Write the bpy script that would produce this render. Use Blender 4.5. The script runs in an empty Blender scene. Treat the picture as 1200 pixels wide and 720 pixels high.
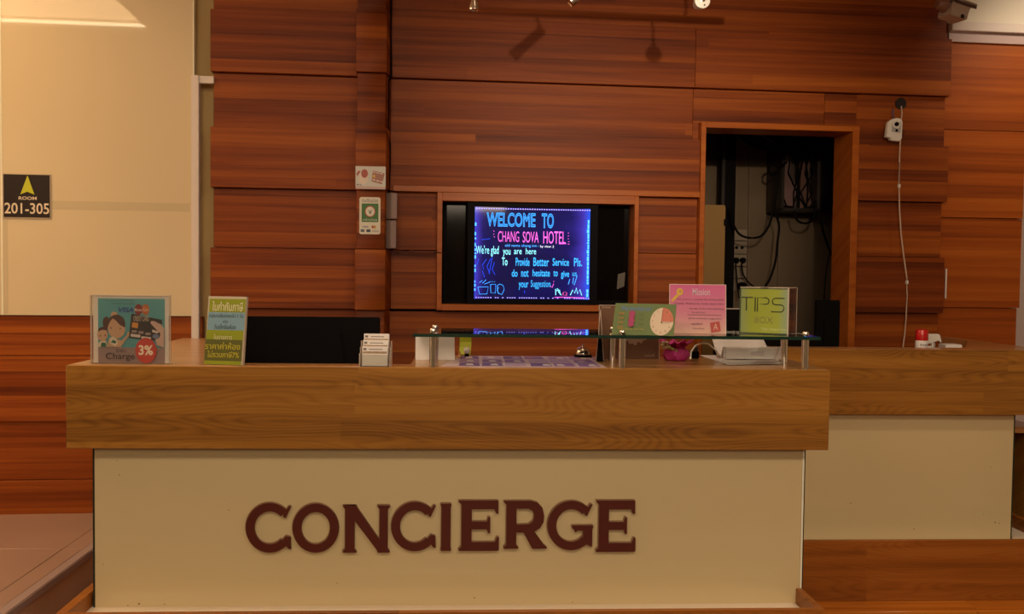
import bpy, bmesh, math, random
from mathutils import Vector, Matrix
random.seed(7)
R = math.radians
S = bpy.context.scene
COL = S.collection

# ------------------------------------------------------------------ camera
FOC = 1100.0                       # focal length in pixels of the 1200 px wide frame
CAMLOC = Vector((0, 0, 1.5))
YAW, PITCH, ROLL = R(-2.86), math.atan(40 / FOC), 0.0115
CM = Matrix.Rotation(YAW, 3, 'Z') @ Matrix.Rotation(math.pi / 2 - PITCH, 3, 'X') @ Matrix.Rotation(ROLL, 3, 'Z')
cd = bpy.data.cameras.new('camera'); cam = bpy.data.objects.new('camera', cd); COL.objects.link(cam)
cam.matrix_world = Matrix.Translation(CAMLOC) @ CM.to_4x4()
cd.sensor_width = 36.0; cd.lens = 36.0 * FOC / 1200.0; cd.clip_start = 0.05
S.camera = cam

# ------------------------------------------------------------------ world, lights, exposure
w = bpy.data.worlds.new('world'); S.world = w; w.use_nodes = True
w.node_tree.nodes['Background'].inputs[0].default_value = (1.0, 0.70, 0.42, 1)
w.node_tree.nodes['Background'].inputs[1].default_value = 0.05
S.view_settings.view_transform = 'Standard'; S.view_settings.look = 'None'
S.view_settings.exposure = 0.1; S.view_settings.gamma = 1.0; S.view_settings.use_curve_mapping = False
WARM = (1.0, 0.80, 0.58)
def light(name, kind, loc, target, power, size=0.1, size_y=None, color=WARM, angle=60, blend=0.5):
    ld = bpy.data.lights.new(name, kind); ld.energy = power; ld.color = color
    if kind == 'AREA':
        ld.size = size
        if size_y: ld.shape = 'RECTANGLE'; ld.size_y = size_y
    else: ld.shadow_soft_size = size
    if kind == 'SPOT': ld.spot_size = R(angle); ld.spot_blend = blend
    o = bpy.data.objects.new(name, ld); COL.objects.link(o); o.location = loc
    o.rotation_euler = (Vector(target) - Vector(loc)).to_track_quat('-Z', 'Y').to_euler()
    return o
light('ceiling_light_panel', 'AREA', (-1.3, 0.7, 3.36), (-1.2, 2.2, 0.3), 44, 1.4, 0.7)
light('ceiling_light_panel', 'AREA', (1.5, 0.8, 3.36), (1.5, 2.4, 0.3), 50, 1.4, 0.7)
light('lobby_fill_light', 'AREA', (0.3, -3.2, 2.9), (0.2, 3.4, 0.9), 78, 2.6, 1.0)  # added frontal fill for the papers and counter front
light('downlight', 'SPOT', (0.25, 3.35, 3.36), (0.25, 3.75, 1.1), 42, 0.06, angle=75, blend=0.9)
light('downlight', 'SPOT', (-1.15, 3.35, 3.36), (-1.15, 3.75, 1.1), 30, 0.06, angle=75, blend=0.9)
light('downlight', 'SPOT', (2.3, 3.0, 3.36), (2.3, 4.2, 0.4), 60, 0.08, angle=85, blend=0.9)
light('downlight', 'SPOT', (3.6, 4.55, 3.36), (3.6, 5.9, 2.3), 45, 0.10, angle=95, blend=0.9)
light('track_spot', 'SPOT', (0.93, 0.9, 2.56), (1.05, 5.3, 2.38), 250, 0.03, angle=38, blend=1.0)
light('downlight', 'SPOT', (-2.6, 3.9, 3.36), (-2.5, 4.6, 0.2), 22, 0.06, angle=80, blend=0.9)

# ------------------------------------------------------------------ pixel helpers (used once, to find real positions on real planes)
def ray(px, py):
    return CM @ Vector(((px - 600) / FOC, (360 - py) / FOC, -1.0))
class Frame:
    """a vertical working plane: local x along it, local y away from the camera, z up"""
    def __init__(s, ox, oy, rot):
        s.o = Vector((ox, oy, 0)); s.a = rot
        s.M = Matrix.Translation(s.o) @ Matrix.Rotation(rot, 4, 'Z'); s.I = s.M.inverted()
    def at(s, px, py, y=0.0):
        c = s.I @ CAMLOC; d = (s.I.to_3x3() @ ray(px, py)); t = (y - c.y) / d.y
        return (c.x + d.x * t, c.z + d.z * t)
    def x(s, px, py, y=0.0): return s.at(px, py, y)[0]
    def z(s, px, py, y=0.0): return s.at(px, py, y)[1]
    def onz(s, px, py, z):
        c = s.I @ CAMLOC; d = (s.I.to_3x3() @ ray(px, py)); t = (z - c.z) / d.z
        return (c.x + d.x * t, c.y + d.y * t)
    def world(s, x, y, z): return s.M @ Vector((x, y, z))
G = Frame(0, 0, 0)
ZT = 1.15                                          # counter top height
YC = G.onz(520, 431, ZT)[1]                        # main counter front plane
C = Frame(0, YC, 0)
_wx, _wy = G.onz(50, 602, 0.17)
WROT = R(3.4)
W = Frame(_wx, _wy, WROT)                          # back wall plane
YR = G.onz(1080, 410, ZT)[1]
RC = Frame(0, YR, 0)                               # right counter front plane

# ------------------------------------------------------------------ mesh helpers
class MB:
    def __init__(s): s.v = []; s.f = []
    def add(s, vs, fs):
        n = len(s.v); s.v += [tuple(v) for v in vs]; s.f += [tuple(i + n for i in f) for f in fs]; return s
    def box(s, x0, x1, y0, y1, z0, z1):
        if x0 > x1: x0, x1 = x1, x0
        if y0 > y1: y0, y1 = y1, y0
        if z0 > z1: z0, z1 = z1, z0
        return s.add([(x0,y0,z0),(x1,y0,z0),(x1,y1,z0),(x0,y1,z0),(x0,y0,z1),(x1,y0,z1),(x1,y1,z1),(x0,y1,z1)],
                     [(0,3,2,1),(4,5,6,7),(0,1,5,4),(1,2,6,5),(2,3,7,6),(3,0,4,7)])
    def prism(s, pts, y0, y1):                     # pts (x,z) anticlockwise seen from the front
        n = len(pts)
        vs = [(x, y0, z) for x, z in pts] + [(x, y1, z) for x, z in pts]
        fs = [tuple(range(n)), tuple(range(2*n-1, n-1, -1))]
        fs += [(j, i, i+n, j+n) for i in range(n) for j in [(i+1) % n]]
        return s.add(vs, fs)
    def slab(s, pts, z0, z1):                      # pts (x,y)
        n = len(pts)
        vs = [(x, y, z0) for x, y in pts] + [(x, y, z1) for x, y in pts]
        fs = [tuple(range(n-1, -1, -1)), tuple(range(n, 2*n))]
        fs += [(i, j, j+n, i+n) for i in range(n) for j in [(i+1) % n]]
        return s.add(vs, fs)
    def side(s, pts, x0, x1):                      # pts (y,z) profile swept along x
        n = len(pts)
        vs = [(x0, y, z) for y, z in pts] + [(x1, y, z) for y, z in pts]
        fs = [tuple(range(n)), tuple(range(2*n-1, n-1, -1))]
        fs += [(j, i, i+n, j+n) for i in range(n) for j in [(i+1) % n]]
        return s.add(vs, fs)
    def flat(s, pts, y):                           # a face looking towards -y
        return s.add([(x, y, z) for x, z in pts], [tuple(range(len(pts)))])
    def rect(s, x0, x1, z0, z1, y): return s.flat([(x0,z0),(x1,z0),(x1,z1),(x0,z1)], y)
    def disc(s, cx, cz, rx, rz, y, n=28, a0=0, a1=360):
        full = (a1 - a0) >= 360
        k = n if full else n + 1
        p = [(cx + rx*math.cos(R(a0+(a1-a0)*i/n)), cz + rz*math.sin(R(a0+(a1-a0)*i/n))) for i in range(k)]
        if not full: p.append((cx, cz))
        return s.flat(p, y)
    def tube(s, pts, r, n=8, closed=False):
        pts = [Vector(p) for p in pts]; k = len(pts); rings = []
        ref = None
        for i, p in enumerate(pts):
            if closed: t = pts[(i+1) % k] - pts[i-1]
            else: t = pts[min(i+1, k-1)] - pts[max(i-1, 0)]
            t.normalize()
            if ref is None: ref = Vector((0,0,1)) if abs(t.z) < .9 else Vector((1,0,0))
            a = t.cross(ref).normalized(); b = t.cross(a).normalized(); ref = -b if False else ref
            rr = r[i] if isinstance(r, (list, tuple)) else r
            rings.append([p + a*math.cos(2*math.pi*j/n)*rr + b*math.sin(2*math.pi*j/n)*rr for j in range(n)])
        vs = [v for rg in rings for v in rg]; fs = []
        for i in range(k if closed else k-1):
            for j in range(n):
                a, b = i*n+j, i*n+(j+1) % n; c, d = ((i+1) % k)*n+(j+1) % n, ((i+1) % k)*n+j
                fs.append((a, b, c, d))
        if not closed: fs += [tuple(range(n-1, -1, -1)), tuple(range((k-1)*n, k*n))]
        return s.add(vs, fs)
    def lathe(s, prof, c=(0,0,0), n=24, axis='z', wob=None):   # prof (r, h)
        vs = []; fs = []; m = len(prof)
        for i, (r, h) in enumerate(prof):
            for j in range(n):
                a = 2*math.pi*j/n; q = r*(1 + (wob(i, a) if wob else 0))
                x, y, z = q*math.cos(a), q*math.sin(a), h
                if axis == 'y': x, y, z = x, h, y
                if axis == 'x': x, y, z = h, x, y
                vs.append((c[0]+x, c[1]+y, c[2]+z))
        for i in range(m-1):
            for j in range(n):
                a, b = i*n+j, i*n+(j+1) % n
                fs.append((a, b, b+n, a+n))
        fs += [tuple(range(n-1, -1, -1)), tuple(range((m-1)*n, m*n))]
        return s.add(vs, fs)
    def build(s, name, mat, parent=None, bevel=0, seg=2, smooth=False, frame=None, tri=False):
        me = bpy.data.meshes.new(name); me.from_pydata(s.v, [], s.f)
        bm = bmesh.new(); bm.from_mesh(me)
        if bevel or smooth: bmesh.ops.recalc_face_normals(bm, faces=bm.faces)
        if bevel:
            ed = [e for e in bm.edges if len(e.link_faces) == 2 and e.calc_face_angle(0) > 0.6]
            bmesh.ops.bevel(bm, geom=ed, offset=bevel, segments=seg, affect='EDGES', clamp_overlap=True)
        bm.to_mesh(me); bm.free()
        if smooth or bevel:
            for p in me.polygons: p.use_smooth = True
            me.set_sharp_from_angle(angle=0.7)
        me.materials.append(mat)
        o = bpy.data.objects.new(name, me); COL.objects.link(o)
        if parent: o.parent = parent
        if frame: o.matrix_world = frame.M
        return o
def thing(name, label=None, cat=None, loc=(0,0,0), rz=0, rx=0, group=None, kind=None, ry=0):
    o = bpy.data.objects.new(name, None); COL.objects.link(o); o.empty_display_size = 0.05
    o.location = loc; o.rotation_euler = (rx, ry, rz)
    return tag(o, label, cat, group, kind)
def tag(o, label=None, cat=None, group=None, kind=None):
    if label: o['label'] = label
    if cat: o['category'] = cat
    if group: o['group'] = group
    if kind: o['kind'] = kind
    return o
def froot(name, fr, x, y, z, label=None, cat=None, group=None, kind=None, rz=0, rx=0, ry=0):
    return thing(name, label, cat, fr.world(x, y, z), fr.a + rz, rx, group, kind, ry)
def text(s, x0, x1, z0, z1, y, mat, parent, name='lettering', outline=0, shear=0, bold=0, depth=0):
    cu = bpy.data.curves.new('t', 'FONT'); cu.body = s; cu.size = 1; cu.shear = shear; cu.resolution_u = 3
    if outline: cu.fill_mode = 'NONE'; cu.bevel_depth = outline; cu.bevel_resolution = 0
    if bold: cu.offset = bold
    o = bpy.data.objects.new('t', cu); me = bpy.data.meshes.new_from_object(o)
    bpy.data.objects.remove(o); bpy.data.curves.remove(cu)
    if not len(me.vertices): return None
    xs = [v.co.x for v in me.vertices]; ys = [v.co.y for v in me.vertices]
    a, b, c, d = min(xs), max(xs), min(ys), max(ys)
    for v in me.vertices:
        X = x0 + (v.co.x-a)/max(b-a,1e-6)*(x1-x0); Z = z0 + (v.co.y-c)/max(d-c,1e-6)*(z1-z0)
        v.co = (X, y - v.co.z*0.01, Z)
    me.materials.clear(); me.materials.append(mat)
    q = bpy.data.objects.new(name, me); COL.objects.link(q)
    if parent: q.parent = parent
    return q

# ------------------------------------------------------------------ materials
def mat(name, col, rough=0.5, metal=0.0, coat=0.0, emit=None, es=1.0, trans=0, ior=1.5, spec=0.5, noise=0.0, nscale=8, alpha=1):
    m = bpy.data.materials.new(name); m.use_nodes = True; nt = m.node_tree; b = nt.nodes['Principled BSDF']
    b.inputs['Base Color'].default_value = (*col, 1); b.inputs['Roughness'].default_value = rough
    b.inputs['Metallic'].default_value = metal; b.inputs['Coat Weight'].default_value = coat
    b.inputs['Coat Roughness'].default_value = 0.03; b.inputs['IOR'].default_value = ior
    b.inputs['Specular IOR Level'].default_value = spec; b.inputs['Transmission Weight'].default_value = trans
    b.inputs['Alpha'].default_value = alpha
    if emit: b.inputs['Emission Color'].default_value = (*emit, 1); b.inputs['Emission Strength'].default_value = es
    if noise:
        tc = nt.nodes.new('ShaderNodeTexCoord'); n = nt.nodes.new('ShaderNodeTexNoise'); mx = nt.nodes.new('ShaderNodeMix')
        mx.data_type = 'RGBA'; n.inputs['Scale'].default_value = nscale; n.inputs['Detail'].default_value = 5
        nt.links.new(tc.outputs['Object'], n.inputs['Vector']); nt.links.new(n.outputs['Fac'], mx.inputs[0])
        mx.inputs[6].default_value = (*[c*(1-noise) for c in col], 1); mx.inputs[7].default_value = (*[min(1, c*(1+noise)) for c in col], 1)
        nt.links.new(mx.outputs[2], b.inputs['Base Color'])
    return m
def wood(name, dark, mid, lite, strip=0.05, seglen=1.3, contrast=1.0, rough=0.38, coat=0.12, cathedral=0.0, perobj=1.0, grain=1.0, axis='x', spec=0.4):
    m = bpy.data.materials.new(name); m.use_nodes = True; nt = m.node_tree; N = nt.nodes; L = nt.links
    b = N['Principled BSDF']
    def nd(t, **k):
        n = N.new(t)
        for a, v in k.items(): setattr(n, a, v)
        return n
    def math_(op, a, b_=None, c=None):
        n = nd('ShaderNodeMath', operation=op)
        for i, v in enumerate((a, b_, c)):
            if v is None: continue
            if isinstance(v, (int, float)): n.inputs[i].default_value = v
            else: L.new(v, n.inputs[i])
        return n.outputs[0]
    tc = nd('ShaderNodeTexCoord'); oi = nd('ShaderNodeObjectInfo'); sx = nd('ShaderNodeSeparateXYZ')
    L.new(tc.outputs['Object'], sx.inputs[0])
    X, Y, Z = (sx.outputs[0], sx.outputs[1], sx.outputs[2]) if axis == 'x' else (sx.outputs[1], sx.outputs[0], sx.outputs[2])
    rnd = math_('MULTIPLY', oi.outputs['Random'], 37.0*perobj)
    zz = math_('ADD', Z, math_('MULTIPLY', Y, 0.6)); 
    zi = math_('FLOOR', math_('DIVIDE', math_('ADD', zz, rnd), strip))
    wn1 = nd('ShaderNodeTexWhiteNoise', noise_dimensions='1D'); L.new(zi, wn1.inputs['W'])
    xi = math_('FLOOR', math_('ADD', math_('DIVIDE', X, seglen), math_('MULTIPLY', wn1.outputs['Value'], 9.0)))
    wn2 = nd('ShaderNodeTexWhiteNoise', noise_dimensions='2D'); cb = nd('ShaderNodeCombineXYZ')
    L.new(zi, cb.inputs[0]); L.new(xi, cb.inputs[1]); L.new(cb.outputs[0], wn2.inputs['Vector'])
    off = math_('MULTIPLY', wn2.outputs['Value'], 20.0)
    def noise(fx, fz, det, add=None):
        c = nd('ShaderNodeCombineXYZ'); L.new(math_('MULTIPLY', X, fx), c.inputs[0]); L.new(math_('ADD', math_('MULTIPLY', zz, fz), math_('ADD', off, rnd)), c.inputs[1])
        L.new(off, c.inputs[2])
        n = nd('ShaderNodeTexNoise'); n.inputs['Scale'].default_value = 1; n.inputs['Detail'].default_value = det; n.inputs['Distortion'].default_value = 0.6
        L.new(c.outputs[0], n.inputs['Vector']); return n.outputs['Fac']
    g1 = noise(0.45, 20, 4); g2 = noise(3.0, 150, 3)
    v = math_('ADD', math_('MULTIPLY', g1, 0.85*grain), math_('MULTIPLY', g2, 0.25*grain))
    v = math_('ADD', v, math_('MULTIPLY', wn2.outputs['Value'], 0.42*contrast))
    v = math_('ADD', v, -0.21*contrast - 0.05 + (1-grain)*0.5)
    if cathedral:
        c = nd('ShaderNodeCombineXYZ'); L.new(math_('MULTIPLY', X, 0.9), c.inputs[0]); L.new(math_('ADD', math_('MULTIPLY', zz, 7.0), rnd), c.inputs[1])
        wv = nd('ShaderNodeTexNoise'); wv.inputs['Scale'].default_value = 1.0; wv.inputs['Detail'].default_value = 1.0
        L.new(c.outputs[0], wv.inputs['Vector'])
        ring = math_('ABSOLUTE', math_('SINE', math_('MULTIPLY', wv.outputs['Fac'], 95.0)))
        v = math_('ADD', v, math_('MULTIPLY', math_('ADD', ring, -0.6), cathedral))
    rp = nd('ShaderNodeValToRGB'); L.new(v, rp.inputs[0]); e = rp.color_ramp.elements
    e[0].position = 0.22; e[0].color = (*dark, 1); e[1].position = 0.82; e[1].color = (*lite, 1)
    k = e.new(0.5); k.color = (*mid, 1)
    L.new(rp.outputs[0], b.inputs['Base Color'])
    b.inputs['Roughness'].default_value = rough; b.inputs['Coat Weight'].default_value = coat; b.inputs['Coat Roughness'].default_value = 0.2; b.inputs['Specular IOR Level'].default_value = spec
    bp = nd('ShaderNodeBump'); bp.inputs['Strength'].default_value = 0.08; bp.inputs['Distance'].default_value = 0.002
    L.new(g2, bp.inputs['Height']); L.new(bp.outputs[0], b.inputs['Normal'])
    return m
WALLW = wood('wall_wood', (0.090, 0.0150, 0.0025), (0.23, 0.047, 0.0055), (0.40, 0.105, 0.011), strip=0.066, contrast=0.6, seglen=7, rough=0.5, coat=0.0, spec=0.2)
WALLR = wood('wall_wood_far', (0.20, 0.040, 0.005), (0.34, 0.075, 0.008), (0.46, 0.12, 0.013), spec=0.2, coat=0.0, rough=.5, strip=0.075, contrast=0.6, seglen=3)
TRIMW = wood('trim_wood', (0.27, 0.055, 0.007), (0.38, 0.095, 0.011), (0.48, 0.14, 0.016), spec=.25, coat=0.0, strip=0.2, contrast=0.2, seglen=4)
CNTW = wood('counter_wood', (0.15, 0.058, 0.012), (0.30, 0.125, 0.020), (0.42, 0.19, 0.035), spec=.3, coat=.05, strip=0.105, contrast=0.4, seglen=2.3, cathedral=0.13, rough=0.3)
TOPW = wood('counter_top_wood', (0.33, 0.14, 0.045), (0.45, 0.21, 0.07), (0.56, 0.28, 0.10), strip=0.2, contrast=0.2, seglen=3, rough=0.3, coat=0.5)
BASEW = wood('base_wood', (0.17, 0.050, 0.008), (0.29, 0.09, 0.012), (0.38, 0.135, 0.022), spec=.3, coat=.05, strip=0.14, contrast=0.35, seglen=2.3, cathedral=0.13)
FLOORW = wood('floor_wood', (0.42, 0.11, 0.012), (0.62, 0.19, 0.02), (0.75, 0.26, 0.03), strip=0.5, contrast=0.4, rough=0.25, coat=0.4)
CREAM = mat('back_painted_glass', (0.60, 0.48, 0.265), 0.5, coat=1.0, spec=0.2, noise=0.03, nscale=1.5)
CREAML = mat('frosted_glass_panel', (0.69, 0.56, 0.355), 0.55, coat=1.0, spec=0.1, noise=0.02, nscale=1.0)
GEDGE = mat('glass_edge', (0.85, 0.82, 0.65), 0.2, coat=0.5)
DEDGE = mat('dark_glass_edge', (0.02, 0.03, 0.02), 0.2)
WHITE = mat('white_paint', (0.72, 0.62, 0.55), 0.5)
CEIL = mat('ceiling_paint', (0.78, 0.72, 0.6), 0.8)
YELW = mat('ochre_wall', (0.62, 0.42, 0.16), 0.7, noise=0.05, nscale=3)
LILAC = mat('pale_wall', (0.72, 0.60, 0.55), 0.7)
STONE = mat('platform_stone', (0.36, 0.235, 0.175), 0.3, noise=0.12, nscale=2.5, coat=0.2)
STONED = mat('platform_riser_stone', (0.55, 0.36, 0.24), 0.5, noise=0.2, nscale=6)
NOSE = mat('step_nosing', (0.34, 0.25, 0.23), 0.35, noise=0.08, nscale=5)
BLACK = mat('black_plastic', (0.004, 0.003, 0.003), 0.55, spec=0.06)
BLACKG = mat('black_gloss', (0.003, 0.002, 0.002), 0.08, spec=0.2)
DARKM = mat('dark_metal', (0.03, 0.022, 0.018), 0.4, metal=0.5)
STEEL = mat('brushed_steel', (0.92, 0.87, 0.80), 0.14, metal=1.0)
GREYM = mat('grey_painted_metal', (0.17, 0.115, 0.095), 0.4, metal=0.3)
WPLA = mat('white_plastic', (0.80, 0.76, 0.68), 0.35)
WPLA2 = mat('grey_plastic_face', (0.45, 0.43, 0.42), 0.35)
PAPER = mat('white_paper', (0.88, 0.82, 0.78), 0.7)
PAPERC = mat('cream_card', (0.72, 0.60, 0.45), 0.7)
def acrylic(name, col, tr=0.85, rough=0.02):
    m = bpy.data.materials.new(name); m.use_nodes = True; nt = m.node_tree; nt.nodes.clear()
    nn = nt.nodes.new; L = nt.links.new
    o = nn('ShaderNodeOutputMaterial'); t = nn('ShaderNodeBsdfTransparent'); d = nn('ShaderNodeBsdfDiffuse'); g = nn('ShaderNodeBsdfGlossy')
    f = nn('ShaderNodeFresnel'); f.inputs[0].default_value = 1.45
    t.inputs[0].default_value = (*[c**.5 for c in col], 1); d.inputs[0].default_value = (*col, 1); g.inputs['Roughness'].default_value = rough; g.inputs[0].default_value = (.9,.9,.9,1)
    a = nn('ShaderNodeMixShader'); a.inputs[0].default_value = 1 - tr; L(t.outputs[0], a.inputs[1]); L(d.outputs[0], a.inputs[2])
    b = nn('ShaderNodeMixShader'); L(f.outputs[0], b.inputs[0]); L(a.outputs[0], b.inputs[1]); L(g.outputs[0], b.inputs[2]); L(b.outputs[0], o.inputs[0])
    return m
ACRY = acrylic('clear_acrylic', (0.93, 0.92, 0.86), 0.95)
SGLASS = acrylic('shelf_glass', (0.82, 0.90, 0.84), 0.99, 0.0)
SGEDGE = mat('shelf_glass_edge', (0.008, 0.035, 0.025), 0.12, coat=0.6)
ACED = mat('acrylic_edge', (0.62, 0.52, 0.42), 0.2)

# ================================================================== STRUCTURE
CEILZ = 3.42
# back wall rows: heights read at the left edge of the panelling
zs = [W.z(248, y) for y in (12, 85, 149, 220, 290, 361)]
OUT = 0.035
wall = froot('wall_back', W, 0, 0, 0, 'back wall clad in reddish stepped wood boards with screen niche and opening', kind='structure')
def board(px0, px1, z0, z1, out, m=WALLW, ypx=200, y1=0.06, parent=wall, nm='board', fr=W):
    x0 = px0 if isinstance(px0, float) else fr.x(px0, ypx); x1 = px1 if isinstance(px1, float) else fr.x(px1, ypx)
    b = MB().box(x0, x1, -out, y1, z0, z1).build(nm, m, parent, bevel=0.0015, seg=1)
    return b
X = lambda px, py=200, y=0: float(W.x(px, py, y))
xa, xb = X(249), X(419)
x458, x1109 = X(457), X(1107.5, 150)
dl, dr = X(816, 300), X(999.5, 300)                # outer edges of the opening frame
dtop = W.z(900, 145.5, -0.03)
tvl, tvr = X(512, 300), X(748, 300)
xs813 = X(813, 70); xs966 = X(966, 125)
g = 0.0015
# left section
rows = [(zs[0], zs[0]+.34, 0), (zs[1], zs[0], OUT), (zs[2], zs[1], 0), (zs[3], zs[2], OUT), (zs[4], zs[3], 0), (zs[5], zs[4], OUT), (0.95, zs[5], 0), (0.62, 0.95, OUT), (0.29, 0.62, 0), (0.0, 0.29, OUT)]
for (a, b, o) in rows:
    board(xa - (0.004 if o else -0.006), xb + 0.01, a + g, b - g, o)
board(xa, x1109, zs[0]+.34+g, CEILZ, OUT)
# column between the sections: its own boards with a slanted right cheek
cl = X(418, 200, -0.14); cr = X(451, 200, -0.14)
for (a, b, o) in rows + [(zs[0]+.34, CEILZ, OUT)]:
    d = 0.125 + (0.03 if o else 0); e = 0.006 if o else 0
    MB().slab([(cl - e, -d), (cr + e, -d), (x458 + 0.004 + e, 0.0), (x458, 0.05), (cl - e, 0.05)], a + g, b - g).build('column_board', WALLW, wall, bevel=0.0015, seg=1)
# right section
board(x458, x1109, zs[0]+g, zs[0]+.34-g, 0)
board(x458, xs813-g/2, zs[1]+g, zs[0]-g, OUT); board(xs813+g/2, x1109+.008, zs[1]+g, zs[0]-g, OUT)
zi2 = dtop
board(x458, xs813, zs[2]+g, zs[1]-g, 0)
board(xs813+g, xs966, zi2, zs[1]-g, 0); board(xs966+g, dr, zi2, zs[1]-g, 0)
board(dr, x1109-.004, zs[2]+g, zs[1]-g, 0)
if zi2 > zs[2]: board(xs813, dl, zs[2]+g, zi2, 0)
board(x458, dl, zs[3]+g, zs[2]-g, OUT); board(dr, x1109+.006, zs[3]+g, zs[2]-g, OUT)
board(dr, x1109-.008, zs[4]+g, zs[3]-g, 0); board(dr, x1109+.0, zs[5]+g, zs[4]-g, OUT); board(dr, x1109-.012, 0.62, zs[5]-g, 0); board(dr, x1109, 0, 0.62-g, OUT)
zm = zs[4]
board(x458, tvl, zm+g, zs[3]-g, 0); board(x458, tvl, zs[5]+g, zm-g, 0)
board(tvr, dl, zm+g, zs[3]-g, 0); board(tvr, dl, zs[5]+g, zm-g, 0)
board(x458, dl, 0.95+g, zs[5]-.012, 0); board(x458, dl, 0.62+g, 0.95-g, OUT); board(x458, dl, 0, 0.62-g, 0)
# trims of the screen niche
ztr0 = zs[3]
MB().box(x458+.02, dl, -0.05, 0.02, ztr0-0.002, ztr0+0.030).build('niche_trim', TRIMW, wall, bevel=.0015, seg=1)
ntop = W.z(630, 237.5, -0.05); nbot = W.z(630, 357.5, -0.05)
nl = X(518, 300, -.05); nr = X(743, 300, -.05); ol = X(512, 300, -.05); orr = X(748, 300, -.05)
MB().box(ol, nl, -0.05, 0.10, nbot-.035, ztr0-.003).build('niche_trim', TRIMW, wall, bevel=.0015, seg=1)
MB().box(nr, orr, -0.05, 0.10, nbot-.035, ztr0-.003).build('niche_trim', TRIMW, wall, bevel=.0015, seg=1)
MB().box(nl, nr, -0.05, 0.10, ntop, ztr0-.003).build('niche_trim', TRIMW, wall, bevel=.0015, seg=1)
MB().box(nl, nr, -0.05, 0.10, nbot-.035, nbot).build('niche_trim', TRIMW, wall, bevel=.0015, seg=1)
MB().box(nl-.01, nr+.01, 0.16, 0.18, nbot-.02, ntop+.02).build('niche_back', BLACK, wall)
# frame of the opening with its deep reveals
fo = 0.012; fi = 0.05
dil, dir_ = X(825, 300, -.05), X(996, 300, -.05); dit = W.z(900, 151.5, -.05)
MB().box(dl+.001, dil, -0.05, 0.175, 0, dtop).build('opening_jamb', TRIMW, wall, bevel=.002, seg=1)
MB().box(dir_, dr-.001, -0.05, 0.19, 0, dtop).build('opening_jamb', TRIMW, wall, bevel=.002, seg=1)
MB().box(dil, dir_, -0.05, 0.175, dit, dtop).build('opening_head', TRIMW, wall, bevel=.002, seg=1)
# lower left wood boards under the glass panel
xL, xR = X(-230, 450), X(237, 380)
zl = [W.z(30, y) for y in (370, 417, 494, 563)] + [0.0]
for (a, b, o) in [(zl[1], zl[0], 0), (zl[2], zl[1], .02), (zl[3], zl[2], 0.0), (zl[4], zl[3], .012)]:
    xm = xL + (xR-xL)*random.uniform(.25, .4)
    board(xL, xm, a+g, b-g, o); board(xm+g, xR, a+g, b-g, o)
# glossy cream glass panel, with its bright polished edges
gx0, gx1 = X(1.5, 200, -.01), X(227.5, 200, -.01)
MB().box(gx0+.004, gx1-.006, -0.008, 0.03, zl[0]+.003, CEILZ).build('glass_panel', CREAML, wall)
MB().box(gx1-.006, gx1, -0.010, 0.03, zl[0]+.003, CEILZ).build('glass_edge', GEDGE, wall)
MB().box(gx0-.004, gx0+.004, -0.010, 0.03, zl[0]+.003, CEILZ).build('glass_edge', GEDGE, wall)
MB().box(xL, gx0-.005, -0.008, 0.03, zl[0]+.003, CEILZ).build('glass_panel', CREAML, wall)
BAND = mat('shadow_band', (0.60, 0.49, 0.31), 0.55, coat=1.0, spec=0.1)  # faint frame shadows put into the colour of thin strips
MB().box(X(60, 240), X(223, 240), -0.0088, -0.008, W.z(140, 247), W.z(140, 237)).build('shadow_strip', BAND, wall)
MB().box(X(3.5, 300), X(10, 300), -0.0088, -0.008, zl[0]+.01, W.z(8, 258)).build('shadow_strip', BAND, wall)
# white door frame and ochre return beside the panelling
zf = W.z(238, 93)
MB().box(X(224, 300, -.03), X(233, 300, -.03), -0.03, 0.02, 0.9, W.z(228, 88, -.03)).build('door_post', WHITE, wall, bevel=.003)
MB().box(X(232.5, 93, -.03), X(250, 93, -.03), -0.02, 0.02, W.z(238, 97, -.03), W.z(238, 88.5, -.03)).build('door_head', WHITE, wall, bevel=.002)
wr = MB().box(X(215), X(262), 0.10, 0.16, 0, CEILZ).build('wall_left_return', YELW, None, frame=W); tag(wr, 'ochre painted strip of wall beside the wood panelling', kind='structure')

# right end wall: taller boards, cabinet look, set slightly back
wallr = froot('wall_right', W, 0, 0, 0, 'orange brown board wall section right of the camera cord, with slim handle', kind='structure')
yr_ = 0.03
rx0 = x1109 - 0.02
zr = [W.z(1150, y, yr_) for y in (50, 153.5, 256, 361)]
FR = W
rx = [float(W.x(px, py, yr_)) for px, py in ((1216, 100), (1199, 200), (1196.5, 300), (1192.5, 385))]
for i, (a, b, o) in enumerate([(zr[1], zr[0], .012), (zr[2], zr[1], .012), (zr[3], zr[2], .0), (0.0, zr[3], -.014)]):
    MB().box(rx0, rx[i], yr_-o, yr_+.1, a+g, b-g).build('board', WALLR, wallr, bevel=.0015, seg=1)
# handle
hx, hz0 = W.at(1106.5, 350, 0.0); hz1 = W.z(1106.5, 315, 0)
hx = float(W.x(1109.3, 330, 0))
h = froot('cabinet_handle', W, hx, yr_, (hz0+hz1)/2, 'slim silver vertical bar handle on the right hand boards', 'handle')
MB().tube([(0,-.022,-(hz1-hz0)/2),(0,-.022,(hz1-hz0)/2)], .006, 12).build('bar', mat('handle_silver', (.85,.78,.72), .3, metal=.3), h, smooth=True)
for s_ in (-1, 1): MB().tube([(0,-.022,s_*(hz1-hz0)*.4),(0,0.002,s_*(hz1-hz0)*.4)], .004, 8).build('mount', STEEL, h, smooth=True)
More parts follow.
